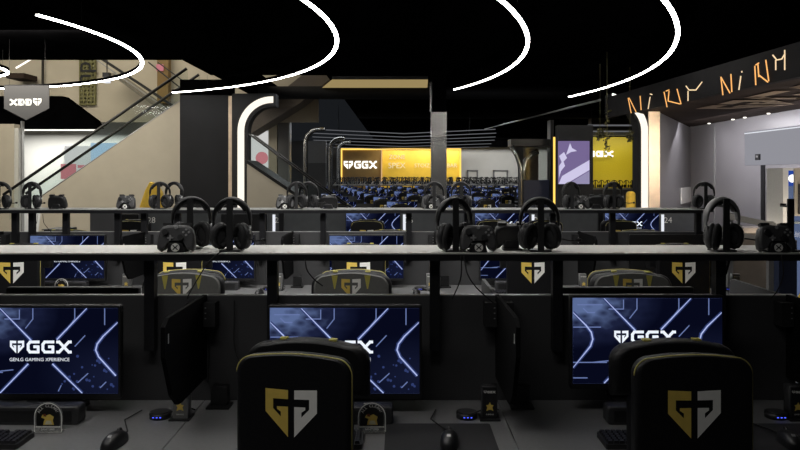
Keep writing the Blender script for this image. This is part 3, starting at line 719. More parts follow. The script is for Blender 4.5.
tag(MB(mat('taupe_counter', (.19, .16, .13), .5, noise=.2, nscale=4)).box(X(733, 8.6), 8.6, 0, X(779, 8.6), 8.9, Z(228, 8.6)).build('low_counter'), 'taupe low counter behind the white barrier rail', 'counter')
a = MB(M_yel).prism(rrect(0, .25, .5, .96, .16, 6), 0, .16, bev=.05)
tag(a.build('yellow_cushion', loc=(X(793, 4.6) + .09, 4.6, .05)), 'yellow cushion back showing at the right edge above the desk partition', 'cushion')
a = MB(M_yel).prism(rrect(-.07, .0, .07, 1.44, .06, 6), 0, .12, bev=.03)
tag(a.build('yellow_seat_back', loc=(X(632, 11.4), 11.4, 0)), 'yellow high seat back left of the right portal', 'seat')
a = MB(M_yel).prism([(-.18, 0), (.20, 0), (.20, 1.2), (.16, 1.45), (.08, 1.58), (-.01, 1.60), (-.08, 1.48), (-.16, 1.25)], 0, .12, bev=.03)
tag(a.build('yellow_seat_back', loc=(X(150, 10.3), 10.3, 0)), 'yellow high seat back left of the dark column', 'seat')

# ================================================================== workstation builders
def screen_design(a, w, h, y, zc, logo=True):
    def fn(u, v, dy=0.): return (-w/2 + u * w, y - dy, zc + h/2 - v * h)
    a.mat(G_screen); a.quad(fn(0, 1), fn(1, 1), fn(1, 0), fn(0, 0), uv=True)
    L = [[(.0, .17), (.09, .32), (.125, .40), (.135, .48), (.12, .56), (.0, .81)], [(.21, 0), (.42, .38)], [(.79, 0), (.59, .37)],
         [(1, .17), (.90, .33), (.86, .42), (.85, .49), (.87, .57), (.985, .79)], [(.40, .65), (.21, .995)], [(.56, .65), (.76, .995)]]
    T = [[(0, .75), (.23, .75)], [(0, .93), (.1, .93)], [(.43, 0), (.43, .13), (.38, .24)], [(.71, 0), (.71, .13), (.65, .27)], [(.91, 0), (.91, .20)], [(.0, .34), (.19, .34)],
         [(.78, .32), (.71, .45)], [(.80, .76), (.73, .87)], [(.92, .86), (.88, .93)], [(.34, .02), (.34, .13), (.24, .13)], [(.03, .08), (.20, .08)], [(.07, .12), (.1, .17), (.15, .17)], [(.13, .75), (.30, .72)], [(.0, .0), (1, .0)], [(0, 1), (1, 1)], [(.0, .0), (0, 1)], [(.6, .97), (.62, .90)]]
    A = w / h
    for P_, wd, m_, dy in ((L, .016, G_halo, .0004), (T, .0042, G_thin, .0006), (L, .0054, G_line, .0008)):
        a.mat(m_)
        for p in P_: a.stroke([(u * w, -v * h) for u, v in p], wd * w / .6, lambda U, V, d=dy: (-w/2 + min(max(U, .002), w - .002), y - d, zc + h/2 + min(max(V, -h + .002), -.002)))
    a.mat(G_halo)
    rnd = random.Random(3)
    for k in range(26):
        u = rnd.uniform(.62, .98); v = rnd.uniform(.55, .95); r = rnd.uniform(.003, .007)
        a._add([(-w/2 + u*w + r*math.cos(q*PI/3), y - .0003, zc + h/2 - v*h + r*math.sin(q*PI/3)) for q in range(6)], [tuple(range(6))])
    if logo:
        f0 = lambda U, V: (U, y - .0012, V)
        a.mat(G_white)
        emblem(a, .095 * w, (.325 - .5) * w, zc + h/2 - .38 * h, f0, G_white, G_white); a.mat(G_white)
        ggx(a, (.39 - .5) * w, zc + h/2 - .53 * h, .30 * w, .15 * h, f0, .15 * h * .22)
        put_text(a, 'GEN.G GAMING XPERIENCE', .40 * w, lambda u, v: f0(u + (.475 - .5) * w, v + zc + h/2 - .60 * h))
def make_monitor(w=.60, h=.345, zc=.995, on=True, off=(-50, -50, 0), back_only=False):
    t = thing('monitor', 'x', 'monitor', off)
    a = MB(M_black); a.prism(rrect(-w/2 - .009, zc - h/2 - .022, w/2 + .009, zc + h/2 + .010, .008, 3), .004, .038, bev=.004); a.build('housing', t)
    s_ = MB(G_screen if on else M_black)
    if on: screen_design(s_, w, h, .003, zc)
    else: s_.quad((-w/2, .003, zc-h/2), (w/2, .003, zc-h/2), (w/2, .003, zc+h/2), (-w/2, .003, zc+h/2))
    s_.build('screen', t)
    n = MB(M_black); n.box(-.035, .04, .755, .035, .075, zc + .05); n.build('stand_neck', t)
    n = MB(M_black); n.prism(rrect(-.13, -.03, .13, .16, .03), .7405, .755, ax='z'); n.build('stand_base', t)
    return reg(t)
def make_soundbar(off=(-50, -50, 0)):
    t = thing('soundbar', 'x', 'soundbar', off)
    MB(M_dgrey).prism(rrect(-.195, .0, .195, .07, .012, 3), 0, .07, bev=.006).build('body', t)
    MB(M_black).box(-.17, -.002, .012, .17, .001, .055).build('grille', t); return reg(t)
def make_keyboard(off):
    t = thing('keyboard', 'x', 'keyboard', off)
    MB(M_black).prism(rrect(-.18, -.065, .18, .065, .008, 2), 0, .018, ax='z').build('case', t)
    a = MB(M_key)
    for r in range(6):
        for c in range(17):
            if c == 13 and r > 3: continue
            x = -.172 + c * .0203; y = -.058 + r * .0198
            a._add([(x, y, .018), (x+.0185, y, .018), (x+.0185, y+.0175, .018), (x, y+.0175, .018), (x+.0025, y+.002, .028), (x+.016, y+.002, .028), (x+.016, y+.0155, .028), (x+.0025, y+.0155, .028)],
                   [(4, 5, 6, 7), (0, 1, 5, 4), (1, 2, 6, 5), (2, 3, 7, 6), (3, 0, 4, 7)])
    a.build('keycaps', t); return reg(t)
def make_mouse(off):
    t = thing('mouse', 'x', 'mouse', off)
    a = MB(M_black)
    vs = []; n = 14; m_ = 9
    for j in range(m_ + 1):
        v = j / m_; yy = -.06 + .12 * v
        wdt = .031 * (math.sin(PI * min(max(v, .03), .97)) ** .35) * (1 - .12 * math.sin(PI * v)); ht = .038 * math.sin(PI * (.10 + .82 * v)) ** .6 + .004
        for i in range(n):
            q = PI * i / (n - 1); vs.append((wdt * math.cos(q), yy, ht * max(0., math.sin(q)) ** .7))
    fs = [(j*n+i, j*n+i+1, (j+1)*n+i+1, (j+1)*n+i) for j in range(m_) for i in range(n-1)]
    fs += [tuple(range(n))[::-1], tuple(m_*n + i for i in range(n))]
    a._add(vs, fs, True); a.build('shell', t)
    MB(M_dgrey).cyl((-.004, .028, .034), .011, .008, 'x', 12).build('scroll_wheel', t)
    MB(M_silver).quad((-.006, -.035, .0365), (.006, -.035, .0365), (.005, -.024, .0405), (-.005, -.024, .0405)).build('logo_mark', t)
    MB(M_rubber).tube([(0, .058, .008), (-.01, .10, .006), (-.04, .15, .005), (-.07, .20, .006), (-.06, .30, .006)], .0022, 5).build('cable', t)
    return reg(t)
def make_badge(off):
    t = thing('desk_badge', 'x', 'badge', off)
    def archo(w, h, r=None):
        r = w; return [(-w, 0), (w, 0), (w, h - r)] + [(r*math.cos(PI*k/12), h - r + r*math.sin(PI*k/12)) for k in range(1, 12)] + [(-w, h - r)]
    M_ac = mat('clear_acrylic', (.55, .55, .52), .2, alpha=.35); M_in = mat('badge_black', (.01, .01, .01), .4)
    MB(M_ac).prism(archo(.053, .112), 0, .004).build('acrylic_plate', t)
    a = MB(M_in); a.prism([(x, z + .024) for x, z in archo(.044, .080)], -.001, -.0002); a.build('printed_panel', t)
    b = MB(M_white); fn = lambda u, v: (u, -.0018, v)
    pts = archo(.0505, .109); b.stroke(pts + [pts[0]], .003, fn)
    for k, ch in enumerate('ALL CLEAN!'):
        if ch == ' ': continue
        an = math.radians(158 - k * 15); cx, cz = .037 * math.cos(an), .064 + .035 * math.sin(an); ro = an - PI/2
        put_text(b, ch, None, lambda u, v: fn(cx + u*math.cos(ro) - v*math.sin(ro), cz + u*math.sin(ro) + v*math.cos(ro)), size=.0145)
    put_text(b, 'SANITIZED', .05, lambda u, v: fn(u, v + .012)); b.box(-.046, -.0016, .018, .046, -.0012, .0225); b.build('lettering', t)
    c = MB(M_gold)
    c.poly([fn(*p) for p in ((-.018, .028), (.022, .028), (.018, .045), (.022, .058), (.006, .068), (-.008, .062), (-.02, .066), (-.026, .056), (-.012, .05), (-.016, .04))])
    c.mat(mat('badge_pale', (.7, .66, .45), .5)); c.poly([(-.012, -.0021, .03), (.016, -.0021, .03), (.01, -.0021, .044), (-.006, -.0021, .044)])
    c.mat(mat('badge_brown', (.2, .05, .02), .5)); c.poly([(-.018, -.0021, .06), (-.006, -.0021, .058), (-.008, -.0021, .068), (-.016, -.0021, .07)])
    c.build('printed_figure', t)
    MB(M_ac).box(-.053, -.012, 0, .053, .02, .004).build('foot', t); return reg(t)
def make_tag_box(off, lit=False):
    "upright small info box with logo and a yellow figure"
    t = thing('info_box', 'x', 'info box', off)
    MB(M_dgrey if not lit else M_silver).prism([(-.03, 0), (.03, 0), (.03, .13), (-.03, .13)], 0, .05, bev=.002).build('body', t)  # lit variant: paler body and front stand for light on the box
    a = MB(M_black if not lit else mat('info_panel_lit', (.16, .16, .155), .4, noise=.05)); fn = lambda u, v: (u, -.003, v)
    a.box(-.027, -.002, .006, .027, 0, .127); a.build('front_panel', t)
    b = MB(M_white); emblem(b, .012, -.018, .115, fn, M_white, M_white); b.mat(M_white); ggx(b, -.010, .105, .032, .009, fn); put_text(b, 'GAMING', .03, lambda u, v: fn(u, v + .022)); b.build('lettering', t)
    c = MB(M_gold); c.poly([fn(*p) for p in ((-.014, .035), (-.004, .04), (.004, .04), (.014, .035), (.010, .05), (.015, .058), (.005, .06), (0, .07), (-.005, .06), (-.015, .058), (-.010, .05))]); c.build('printed_figure', t)
    MB(M_black).box(-.04, -.02, 0, .04, .06, .006).build('foot', t); return reg(t)
def make_puck(off):
    t = thing('desk_hub', 'x', 'desk hub', off)
    MB(M_black).cyl((0, 0, 0), .042, .022, n=24).build('body', t)
    a = MB(G_blue)
    for k in range(3): a.cbox((-.014 + .014 * k, -.0425, .012), (.006, .002, .003))
    a.build('status_led', t); MB(M_dgrey).cyl((0, 0, .022), .034, .003, n=24).build('cap', t)
    MB(M_rubber).tube([(.03, .02, .012), (.07, .03, .02), (.10, .02, .035), (.13, .03, .02)], .0025, 5).build('cable', t)
    return reg(t)
def make_socket(off):
    t = thing('cable_dock', 'x', 'cable dock', off)
    MB(M_black).prism([(-.035, 0), (.035, 0), (.035, .085), (-.03, .085)], 0, .05, bev=.003).build('body', t)
    MB(M_black).box(-.045, -.03, 0, .05, .05, .008).build('foot', t); return reg(t)
def make_headset(off, band=None, plain=False):
    band = band or M_black
    t = thing('headset', 'x', 'headset', off)
    R = .079; zc = .126; n = 20
    pts = [(-R*1.0, .0, .085), (-R*1.02, 0, .115)] + [(-R*math.cos(PI*k/n), 0, zc + .085*math.sin(PI*k/n)) for k in range(0, n+1)] + [(R*1.02, 0, .115), (R, 0, .085)]
    MB(band).tube(pts, [.006]*2 + [.009 + .003*math.sin(PI*k/n) for k in range(n+1)] + [.006]*2, 8, sx=.9, sy=1.7).build('headband', t)
    p2 = [(-(R-.012)*math.cos(PI*k/n), 0, zc + .072*math.sin(PI*k/n)) for k in range(3, n-2)]
    MB(M_matte).tube(p2, .008, 8, sx=.7, sy=2.2).build('head_cushion', t)
    for s_ in (-1, 1):
        e = thing('tmp', None, None) if False else None
        a = MB(M_dgrey); M_ = Matrix.Translation((s_*.054, 0, .056)) @ Matrix.Rotation(s_*math.radians(-8), 4, 'Y') @ Matrix.Rotation(s_*math.radians(52), 4, 'Z')
        a.M = M_; a.ell((0, 0, 0), (.025, .044, .056), 16, 10); a.cyl((s_*.012, 0, 0), .030, s_*.012, 'x', 16); cup = a.build('ear_cup', t)
        a = MB(M_matte); a.M = M_
        ring_ = [(-s_*.022, .030*math.cos(2*PI*k/16), .044*math.sin(2*PI*k/16)) for k in range(17)]
        a.tube(ring_, .013, 8); a.build('ear_cushion', cup)
        a = MB(M_silver if s_ > 0 else M_dgrey); a.tube([(s_*.083, -.012, .10), (s_*.085, -.022, .075), (s_*.082, -.026, .05)], .004, 6).build('yoke', t)
    MB(M_matte).tube([(.085, -.03, .045), (.12, -.05, .040), (.15, -.06, .044)], .003, 6).ell((.155, -.062, .045), (.011, .008, .008), 8, 6).build('microphone_boom', t)
    return reg(t)
def make_stand(off):
    t = thing('headset_stand', 'x', 'headset stand', off)
    MB(M_matte).box(-.013, -.040, .0, .013, -.031, .222).build('pole', t)
    MB(M_black).box(-.013, -.031, .186, .013, .020, .193).box(-.013, .020, .186, .013, .024, .200).build('hook', t)
    MB(M_black).prism(rrect(-.045, -.045, .045, .045, .01), 0, .006, ax='z').build('base', t); return reg(t)
def make_controller(off, shell=None):
    shell = shell or M_ctrl
    t = thing('game_controller', 'x', 'controller', off)
    H_ = [(0, .046), (.03, .048), (.052, .044), (.066, .030), (.073, .005), (.078, -.030), (.076, -.052), (.064, -.062), (.052, -.056), (.042, -.036), (.028, -.024), (0, -.022)]
    out = [(x, v) for x, v in H_] + [(-x, v) for x, v in H_[-2:0:-1]]
    # stands upright on a dock, leaning back, grips down
    tilt = Matrix.Translation((0, .0, .068)) @ Matrix.Rotation(math.radians(-14), 4, 'X')
    a = MB(shell); a.M = tilt
    a.prism(out[::-1], -.004, .046, bev=.014, seg=4); a.build('body', t)
    def disc(nm, x, v, r, h, m, r2=None, par=t):
        b = MB(m); b.M = tilt; b.cyl((x, -.004, v), r, -h, 'y', 16, r2); return b.build(nm, par)
    disc('thumbstick', -.042, .014, .0115, .014, M_black, .0125); disc('thumbstick', .022, -.009, .0115, .014, M_black, .0125)
    for dx, dv in ((0, .0115), (0, -.0115), (.0115, 0), (-.0115, 0)): disc('face_button', .042 + dx, .014 + dv, .0048, .005, M_silver)
    b = MB(M_silver); b.M = tilt; b.cbox((-.022, -.007, -.009), (.024, .006, .007)).cbox((-.022, -.007, -.009), (.007, .0062, .024)); b.build('directional_pad', t)
    disc('guide_button', 0, .034, .007, .003, M_silver)
    b = MB(M_black); b.M = tilt; b.box(-.058, .006, .044, -.022, .034, .056); b.build('left_bumper', t)
    b = MB(M_black); b.M = tilt; b.box(.022, .006, .044, .058, .034, .056); b.build('right_bumper', t)
    dk = MB(M_black).prism([(-.036, 0), (.036, 0), (.028, .040), (-.028, .040)], -.012, .05, bev=.004).build('dock', t)
    MB(M_white).cyl((0, -.0125, .021), .0175, -.002, 'y', 20).build('round_logo', dk)
    b = MB(M_black)
    for s_ in (-1, 1): b.stroke([(-.010, .021 - s_*.010), (0, .021 + s_*.0015), (.010, .021 - s_*.010)], .004, lambda u, v: (u, -.0152, v))
    b.build('cross_mark', dk)
    MB(M_black).box(-.04, .04, 0, .04, .085, .006).build('dock_foot', t)
    return reg(t)
def dome(w, z0, z1, r, crown=.02, n=12, taper=0.):
    "outline of a chair back: flat bottom, slightly domed rounded top"
    pts = [(-w/2 + taper, z0), (w/2 - taper, z0)]
    zz = z1 - crown
    for k in range(n + 1):
        a = PI/2 * k / n * 1.0; pts.append((w/2 - r + r*math.cos(a), zz - r + r*math.sin(a)))
    for k in range(1, 8):
        u = 1 - k / 4; pts.append(((w/2 - r) * u, zz + crown * (1 - u*u)))
    for k in range(n + 1):
        a = PI/2 + PI/2 * k / n; pts.append((-w/2 + r + r*math.cos(a), zz - r + r*math.sin(a)))
    return pts
def make_chair(off, front_detail=True, back_m=None):
    t = thing('gaming_chair', 'x', 'chair', off)
    lm = M_leather
    # rear shell with the logo (plane y=-.07 .. 0)
    sh = dome(.386, .50, 1.119, .055, .010)
    a = MB(lm); a.prism(sh, -.075, -.015, bev=.018, seg=3); shell = a.build('back_shell', t)
    b = MB(M_pipe); rim = [(x, -.058, z) for x, z in sh if z > .86]; rim = sorted([p for p in rim], key=lambda p: -math.atan2(p[2] - .8, p[0]))
    rim = [(-.193, -.058, .72)] + sorted([(x*1.0, -.058, z) for x, z in sh if z > .6], key=lambda p: p[0] if p[2] > 1.06 else p[0]) + [(.193, -.058, .72)]
    ang = lambda p: math.atan2(p[2] - .75, p[0])
    rim = sorted(rim, key=ang)
    b.tube([(x * 1.002, y - .002, z + .0005) for x, y, z in rim], .0028, 5); b.build('piping', shell)
    e = MB(M_gold); emblem(e, .172, -.004, 1.010, lambda u, v: (u, -.0765, v), M_gold, M_white); e.build('shield_emblem', shell)
    # front wing / head section
    wing = dome(.435, .945, 1.133, .062, .018)
    a = MB(lm); a.prism(wing, .065, .145, bev=.028, seg=3); wg = a.build('head_wing', t)
    # grey front fabric
    f = MB(M_fabric); f.prism([(x*.93, .955 + (z - .955) * .95 + .004) for x, z in wing], .135, .155, bev=.012, seg=2); f.build('wing_fabric', wg)
    for s_ in (-1, 1):
        st = MB(M_stripe); x = s_*.088
        st.poly([(x-.017, .1568, 1.116), (x+.017, .1568, 1.116), (x+.003, .1568, 1.046), (x-.003, .1568, 1.046)][::-1])
        st.box(x-.013, .10, 1.1265, x+.013, .125, 1.1325); st.build('yellow_stripe', wg)
    e = MB(M_gold); emblem(e, .104, 0, 1.100, lambda u, v: (-u, .1572, v - .002), M_gold, M_white); e.build('front_emblem', wg)
    a = MB(lm); a.prism(rrect(-.165, .46, .165, .97, .04), .0, .12, bev=.03); a.build('backrest', t)
    a = MB(lm); a.prism(rrect(-.22, .06, .22, .56, .06), .40, .50, ax='z', bev=.025); a.build('seat', t)
    for s_ in (-1, 1):
        a = MB(M_black); a.box(s_*.25-.03, .12, .66, s_*.25+.03, .38, .685); a.box(s_*.25-.015, .2, .45, s_*.25+.015, .26, .66); a.build('armrest', t)
    MB(M_metal).cyl((0, .28, .11), .028, .30).build('gas_lift', t)
    for k in range(5):
        q = 2*PI*k/5 + .3; c, s2 = math.cos(q), math.sin(q)
        lg = MB(M_black).tube([(0, .28, .13), (.29*c, .28 + .29*s2, .085)], [.03, .018], 6).build('base_leg', t)
        MB(M_rubber).cyl((.29*c - .012, .28 + .29*s2, .032), .031, .024, 'x', 12).build('caster', lg)
    return reg(t)
FAR = (-50, -50, -50)
P_mon = make_monitor(off=FAR); P_moff = make_monitor(on=False, off=FAR)
P_bar = make_soundbar(FAR); P_kb = make_keyboard(FAR); P_mouse = make_mouse(FAR); P_badge = make_badge(FAR); P_tag = make_tag_box(FAR); P_tagl = make_tag_box(FAR, True)
P_puck = make_puck(FAR); P_sock = make_socket(FAR); P_hs = make_headset(FAR); P_hss = make_headset(FAR, M_silver); P_st = make_stand(FAR); P_ct = make_controller(FAR); P_ch = make_chair(FAR)
P_mon3 = make_monitor(.72, .405, 1.03, off=FAR)

# ------------------------------------------------------------------ islands
def rack(y0, x0, x1, posts, label, fins, ztop=1.183, zs=1.378, wp=.042, rear=(), sm=None, zo=0):
    "partition, posts and shelf of one desk island; y0 is the front of the shelf"
    t = thing('desk_partition', label, 'desk partition', (0, y0, zo), 0, 'desk partitions with headset shelves')
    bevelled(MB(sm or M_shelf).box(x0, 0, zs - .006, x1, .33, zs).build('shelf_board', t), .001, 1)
    MB(M_metal).box(x0, -.006, zs - .032, x1, .336, zs - .0065).build('shelf_frame', t)
    MB(M_div).box(x0, .10, .05, x1, .135, ztop).build('divider_panel', t)
    MB(M_silver).box(x0, .10, ztop, x1, .135, ztop + .004).build('lit_top_edge', t)  # silver strip stands for the divider's top edge lit from above
    for px in posts: MB(M_metal).box(px - wp/2, .05, .96, px + wp/2, .095, zs - .033).build('post', t)
    for x in fins:
        pf = [(.098, 1.19), (-.40, 1.19), (-.445, 1.165), (-.445, 1.06), (-.36, .90), (-.29, .845), (-.25, .84), (.098, .84)]
        f = MB(M_fin).prism(pf, x - .008, x + .008, ax='x').build('side_screen', t)
        MB(M_white).box(x - .0088, -.415, 1.10, x - .0082, -.405, 1.135).box(x + .0082, -.415, 1.10, x + .0088, -.405, 1.135).build('white_mark', f)
        pf2 = [(.137, 1.183), (.137, .84), (.43, .84), (.56, .93), (.62, 1.06), (.62, 1.16), (.60, 1.183)]
        if rear and fins.index(x) in rear: MB(M_finb).prism(pf2, x - .008, x + .008, ax='x').build('rear_side_screen', t)
        b = MB(M_matte).box(x - .06, .03, 1.065, x - .011, .098, 1.165).box(x + .011, .03, 1.065, x + .06, .098, 1.165)
        b.build('cable_box', t)
        b = MB(M_silver)
        for k in range(3): b.cbox((x - .02, .029, 1.145 - .022*k), (.006, .002, .004)); b.cbox((x + .02, .029, 1.145 - .022*k), (.006, .002, .004))
        b.build('cable_box_port', t)
    return t
def desk(x0, x1, y0, y1, label, group, zo=0):
    t = thing('gaming_desk', label, 'desk', ((x0+x1)/2, (y0+y1)/2, zo), 0, group); w = (x1-x0)/2 - .002; d = abs(y1-y0)/2
    MB(M_desk).box(-w, -d, .715, w, d, .74).build('desktop', t)
    for s_ in (-1, 1): MB(M_metal).box(s_*(w-.04)-.02, -d+.05, 0, s_*(w-.04)+.02, d-.03, .714).build('leg', t)
    return t
def cable(name, pts, label, r=.0025, group='headset and controller cables'):
    # smooth
    P = [Vector(p) for p in pts]; out = []
    for i in range(len(P) - 1):
        p0, p1, p2, p3 = P[max(i-1, 0)], P[i], P[i+1], P[min(i+2, len(P)-1)]
        for k in range(6):
            s_ = k / 6; out.append(.5*((2*p1) + (p2-p0)*s_ + (2*p0-5*p1+4*p2-p3)*s_*s_ + (3*p1-p0-3*p2+p3)*s_**3))
    out.append(P[-1]); o = MB(M_rubber).tube([tuple(p) for p in out], r, 6).build(name); return tag(o, label, 'cable', group)
T = .740
# ---- island 1
Y1 = 2.95; ym = 2.86
mc1 = [-1.43, -.222, .992]; fins1 = [-2.04, -.832, .415, 1.655]
rack(Y1, -3.27, 1.69, [X(p, Y1 + .05) for p in (-301, -138, -15, 149, 272, 435, 558, 721)], 'nearest dark desk partition with a pale headset shelf across the whole photo', [-3.25] + fins1, rear=(3, 4))
side = ['left', 'middle', 'right']
desk(-3.25, fins1[0], 2.27, 3.045, 'grey desk of the nearest row, wholly left of the lit monitors', 'desks of the nearest row')
for i in range(3):
    desk(fins1[i], fins1[i+1], 2.27, 3.045, 'grey %s desk of the nearest row, facing the camera side' % side[i], 'desks of the nearest row')
    desk(fins1[i], fins1[i+1], 3.09, 3.80, 'grey %s desk on the rear side of the nearest partition' % side[i], 'desks behind the nearest partition')
ml = ['lit monitor cut by the left edge, nearest row', 'lit monitor half hidden behind the front left chair', 'lit monitor half hidden behind the front right chair']
for i, x in enumerate(mc1):
    m_ = copy_tree(P_mon, (x, ym, .040 if i == 2 else 0), 0, ml[i], 'lit monitors of the nearest row')
    copy_tree(P_bar, (x, 2.74, T), 0, 'dark soundbar under the %s monitor of the nearest row' % side[i], 'soundbars of the nearest row')
    copy_tree(P_kb, (x - .09, 2.56, T), 0, ['black keyboard at the lower left corner of the photo', 'black keyboard hidden mostly behind the front left chair', 'black keyboard left of the front right chair'][i], 'keyboards of the nearest row')
    o = copy_tree(P_mouse, ((-1.015, .175, 1.385)[i], 2.54, T + (.004 if i else .001)), -.12, ['black mouse on the left desk, between keyboard and info box', 'black mouse with a thin cable on the mat in the middle desk', 'black mouse at the lower right corner of the photo'][i], 'mice of the nearest row'); o.scale = (1.2, 1.15, 1.1)
    copy_tree(P_tagl if i == 0 else P_tag, ((-.862, .352, 1.56)[i], 2.80, T), 0, ['small info box with yellow figure below the left side screen', 'small black info box with white logo right of the middle monitor', 'small black info box at the right edge of the photo'][i], 'info boxes of the nearest row')
    copy_tree(P_puck, ((-.95, .265, 1.49)[i], 2.83, T), 0, ['round black desk hub with blue lights left of the left info box', 'round black desk hub with blue lights beside the middle info box', 'round black desk hub with blue lights near the right edge'][i], 'desk hubs of the nearest row')
    mp = (-1.05, .145, 1.36)[i]
    if i: tag(MB(M_pad).prism(rrect(-.20, -.22, .20, .20, .012), 0, .003, ax='z').build('mouse_mat', loc=(mp, 2.55, T + .0003)), ['dark mouse mat on the left desk', 'dark mouse mat in the middle of the photo foot', 'dark mouse mat at the right corner'][i], 'mouse mat', 'mouse mats of the nearest row')
    copy_tree(P_badge, (x + .117, 2.665, T), 0, ['arched clear badge standing before the left monitor', 'arched clear badge beside the front left chair', 'arched clear badge hidden behind the front right chair'][i], 'arched badges of the nearest row') if i < 2 else None
for i, x in enumerate((-.75, .50)):
    copy_tree(P_sock, (x, 2.95, T), 0, ['black cable dock behind the left info box by the partition', 'black cable dock right of the middle side screen'][i], 'cable docks by the nearest partition')
copy_tree(P_ch, (-.335, 2.375, 0), math.radians(-9), 'black gaming chair with shield emblem, front left of the photo', 'gaming chairs nearest the camera')
copy_tree(P_ch, (.945, 2.365, 0), math.radians(2), 'black gaming chair with shield emblem, front right of the photo', 'gaming chairs nearest the camera')
# rear side of island 1: monitors seen from behind, chairs facing the camera
for k, (px, lb) in enumerate(((75, 'monitor seen from behind over the partition at left'), (626, 'monitor seen from behind over the partition, before the right grey headed chair'))):
    copy_tree(P_moff, (X(px, 3.35), 3.36, .0), PI, lb, 'monitors seen from behind over the nearest partition')
for k, (px, lb) in enumerate(((188, 'grey headed gaming chair facing the camera, left of the three over the partition'), (353, 'grey headed gaming chair facing the camera, middle of the three over the partition'), (625, 'grey headed gaming chair facing the camera, right of the three over the partition'))):
    o = copy_tree(P_ch, (X(px, 3.98), 3.98, 0), PI + (.08, 0, -.05)[k], lb, 'grey headed chairs behind the nearest partition'); o.scale = (1, 1, 1.042)
# shelf 1 items
ZS = 1.3785
hs = [(191.5, P_hs, 'black headset on a stand behind the left controller', 24), (232, P_hs, 'black headset with boom microphone, right of the left controller', -6), (454, P_hs, 'black headset on a stand left of the middle controller', 26), (539.5, P_hs, 'black headset on a stand in the centre right of the near shelf', -4), (722, P_hss, 'headset with silver headband at the right of the near shelf', 14)]
for px, p, lb, rz in hs:
    Yh = 3.03 + (.09 if px == 191.5 else 0)
    copy_tree(p, (X(px, Yh), Yh, ZS + .008), math.radians(rz), lb, 'headsets on the near shelf')
    copy_tree(P_st, (X(px, Yh), Yh, ZS), math.radians(rz * .3), lb.replace('black headset', 'black headset stand under the headset').replace('headset with silver', 'black stand of the headset with silver').replace(' on a stand', ''), 'headset stands on the near shelf')
copy_tree(P_st, (X(786, 3.03), 3.03, ZS), 0, 'empty black headset stand at the right end of the near shelf', 'headset stands on the near shelf')
P_ctb = make_controller(FAR, M_black)
for px, lb, rz, p in ((176, 'black game controller before the left headsets on the near shelf', 4, P_ct), (478.5, 'black game controller in the middle of the near shelf', 0, P_ct), (777, 'black game controller at the right end of the near shelf', -2, P_ct), (510, 'black game controller turned away, left of the centre right headset', 180, P_ctb)):
    Yh = 2.972 if rz != 180 else 3.12
    copy_tree(p, (X(px, Yh), Yh, ZS), math.radians(rz), lb, 'game controllers on the near shelf')
cable('headset_cable', [(X(233, 3), 3.05, ZS + .01), (X(222, 2.95), 2.93, 1.385), (X(205, 2.9), 2.92, 1.33), (X(188, 2.9), 2.93, 1.22), (X(184, 2.9), 2.95, 1.19)], 'black cable dropping from the left headsets over the shelf')
cable('headset_cable', [(X(461, 2.93), 2.935, 1.37), (X(461.5, 2.93), 2.935, 1.30), (X(459, 2.93), 2.94, 1.25), (X(454, 2.93), 2.95, 1.20), (X(453, 2.93), 2.96, 1.187)], 'black cable hanging straight below the middle controller')
cable('controller_cable', [(X(464, 2.93), 2.93, 1.37), (X(467, 2.93), 2.93, 1.30), (X(474, 2.93), 2.94, 1.25), (X(483, 2.93), 2.96, 1.21), (X(497, 3.0), 3.0, 1.15)], 'black cable curving right below the middle controller')
cable('headset_cable', [(X(305, 2.93), 2.93, 1.355), (X(307, 2.93), 2.93, 1.31), (X(314, 2.93), 2.94, 1.27), (X(322, 2.93), 2.96, 1.24)], 'thin black cable above the middle grey headed chair')
cable('power_cable', [(X(234, 3.03), 3.035, 1.17), (X(234, 3.03), 3.035, 1.08), (X(234, 3.03), 3.03, .99), (X(238, 3.0), 3.0, .93), (X(246, 2.96), 2.97, .90)], 'black cable on the partition left of the front left chair')
cable('controller_cable', [(X(782, 2.93), 2.935, 1.37), (X(784, 2.93), 2.935, 1.29), (X(778, 2.93), 2.94, 1.22), (X(774, 2.93), 2.96, 1.188)], 'black cable hanging below the right controller')
cable('power_cable', [(X(207, 3.03), 3.03, 1.06), (X(209, 3.03), 3.03, .95), (X(208, 3.0), 3.0, .83)], 'thin cable from the cable box down to the left cable dock')

# ---- island 2, on a low platform
PZ = .038; T0, ZS0 = T, ZS; T, ZS = T + PZ, ZS + PZ
struct(MB(M_floor).box(X(-190, 5.9), 4.62, .0005, 2.75, 7.85, PZ - .0005), 'floor_platform')
dm2 = 5.80; Y2 = dm2 + .09
posts2 = [X(p, Y2 + .05) for p in (-28, 14, 31, 65, 117, 143.5, 177, 262, 323, 409, 467, 553, 613, 699)]
fins2 = [X(p, Y2 - .2) for p in (-18, 133, 287, 437, 588, 717)]
mc2 = [X(p, dm2) for p in (67, 217, 366.5, 517.5, 668)]
rack(Y2, X(-170, Y2), X(703, Y2), posts2, 'second dark desk partition with a shelf of headsets, behind the nearest one', fins2, wp=.045, zo=PZ, sm=mat('shelf_laminate_dimmed', (.26, .26, .25), .42, noise=.05, nscale=40))  # first shelf's laminate darkened to stand for dimmer light here
ordn = ['first', 'second', 'third', 'fourth', 'fifth', 'sixth', 'seventh', 'eighth']
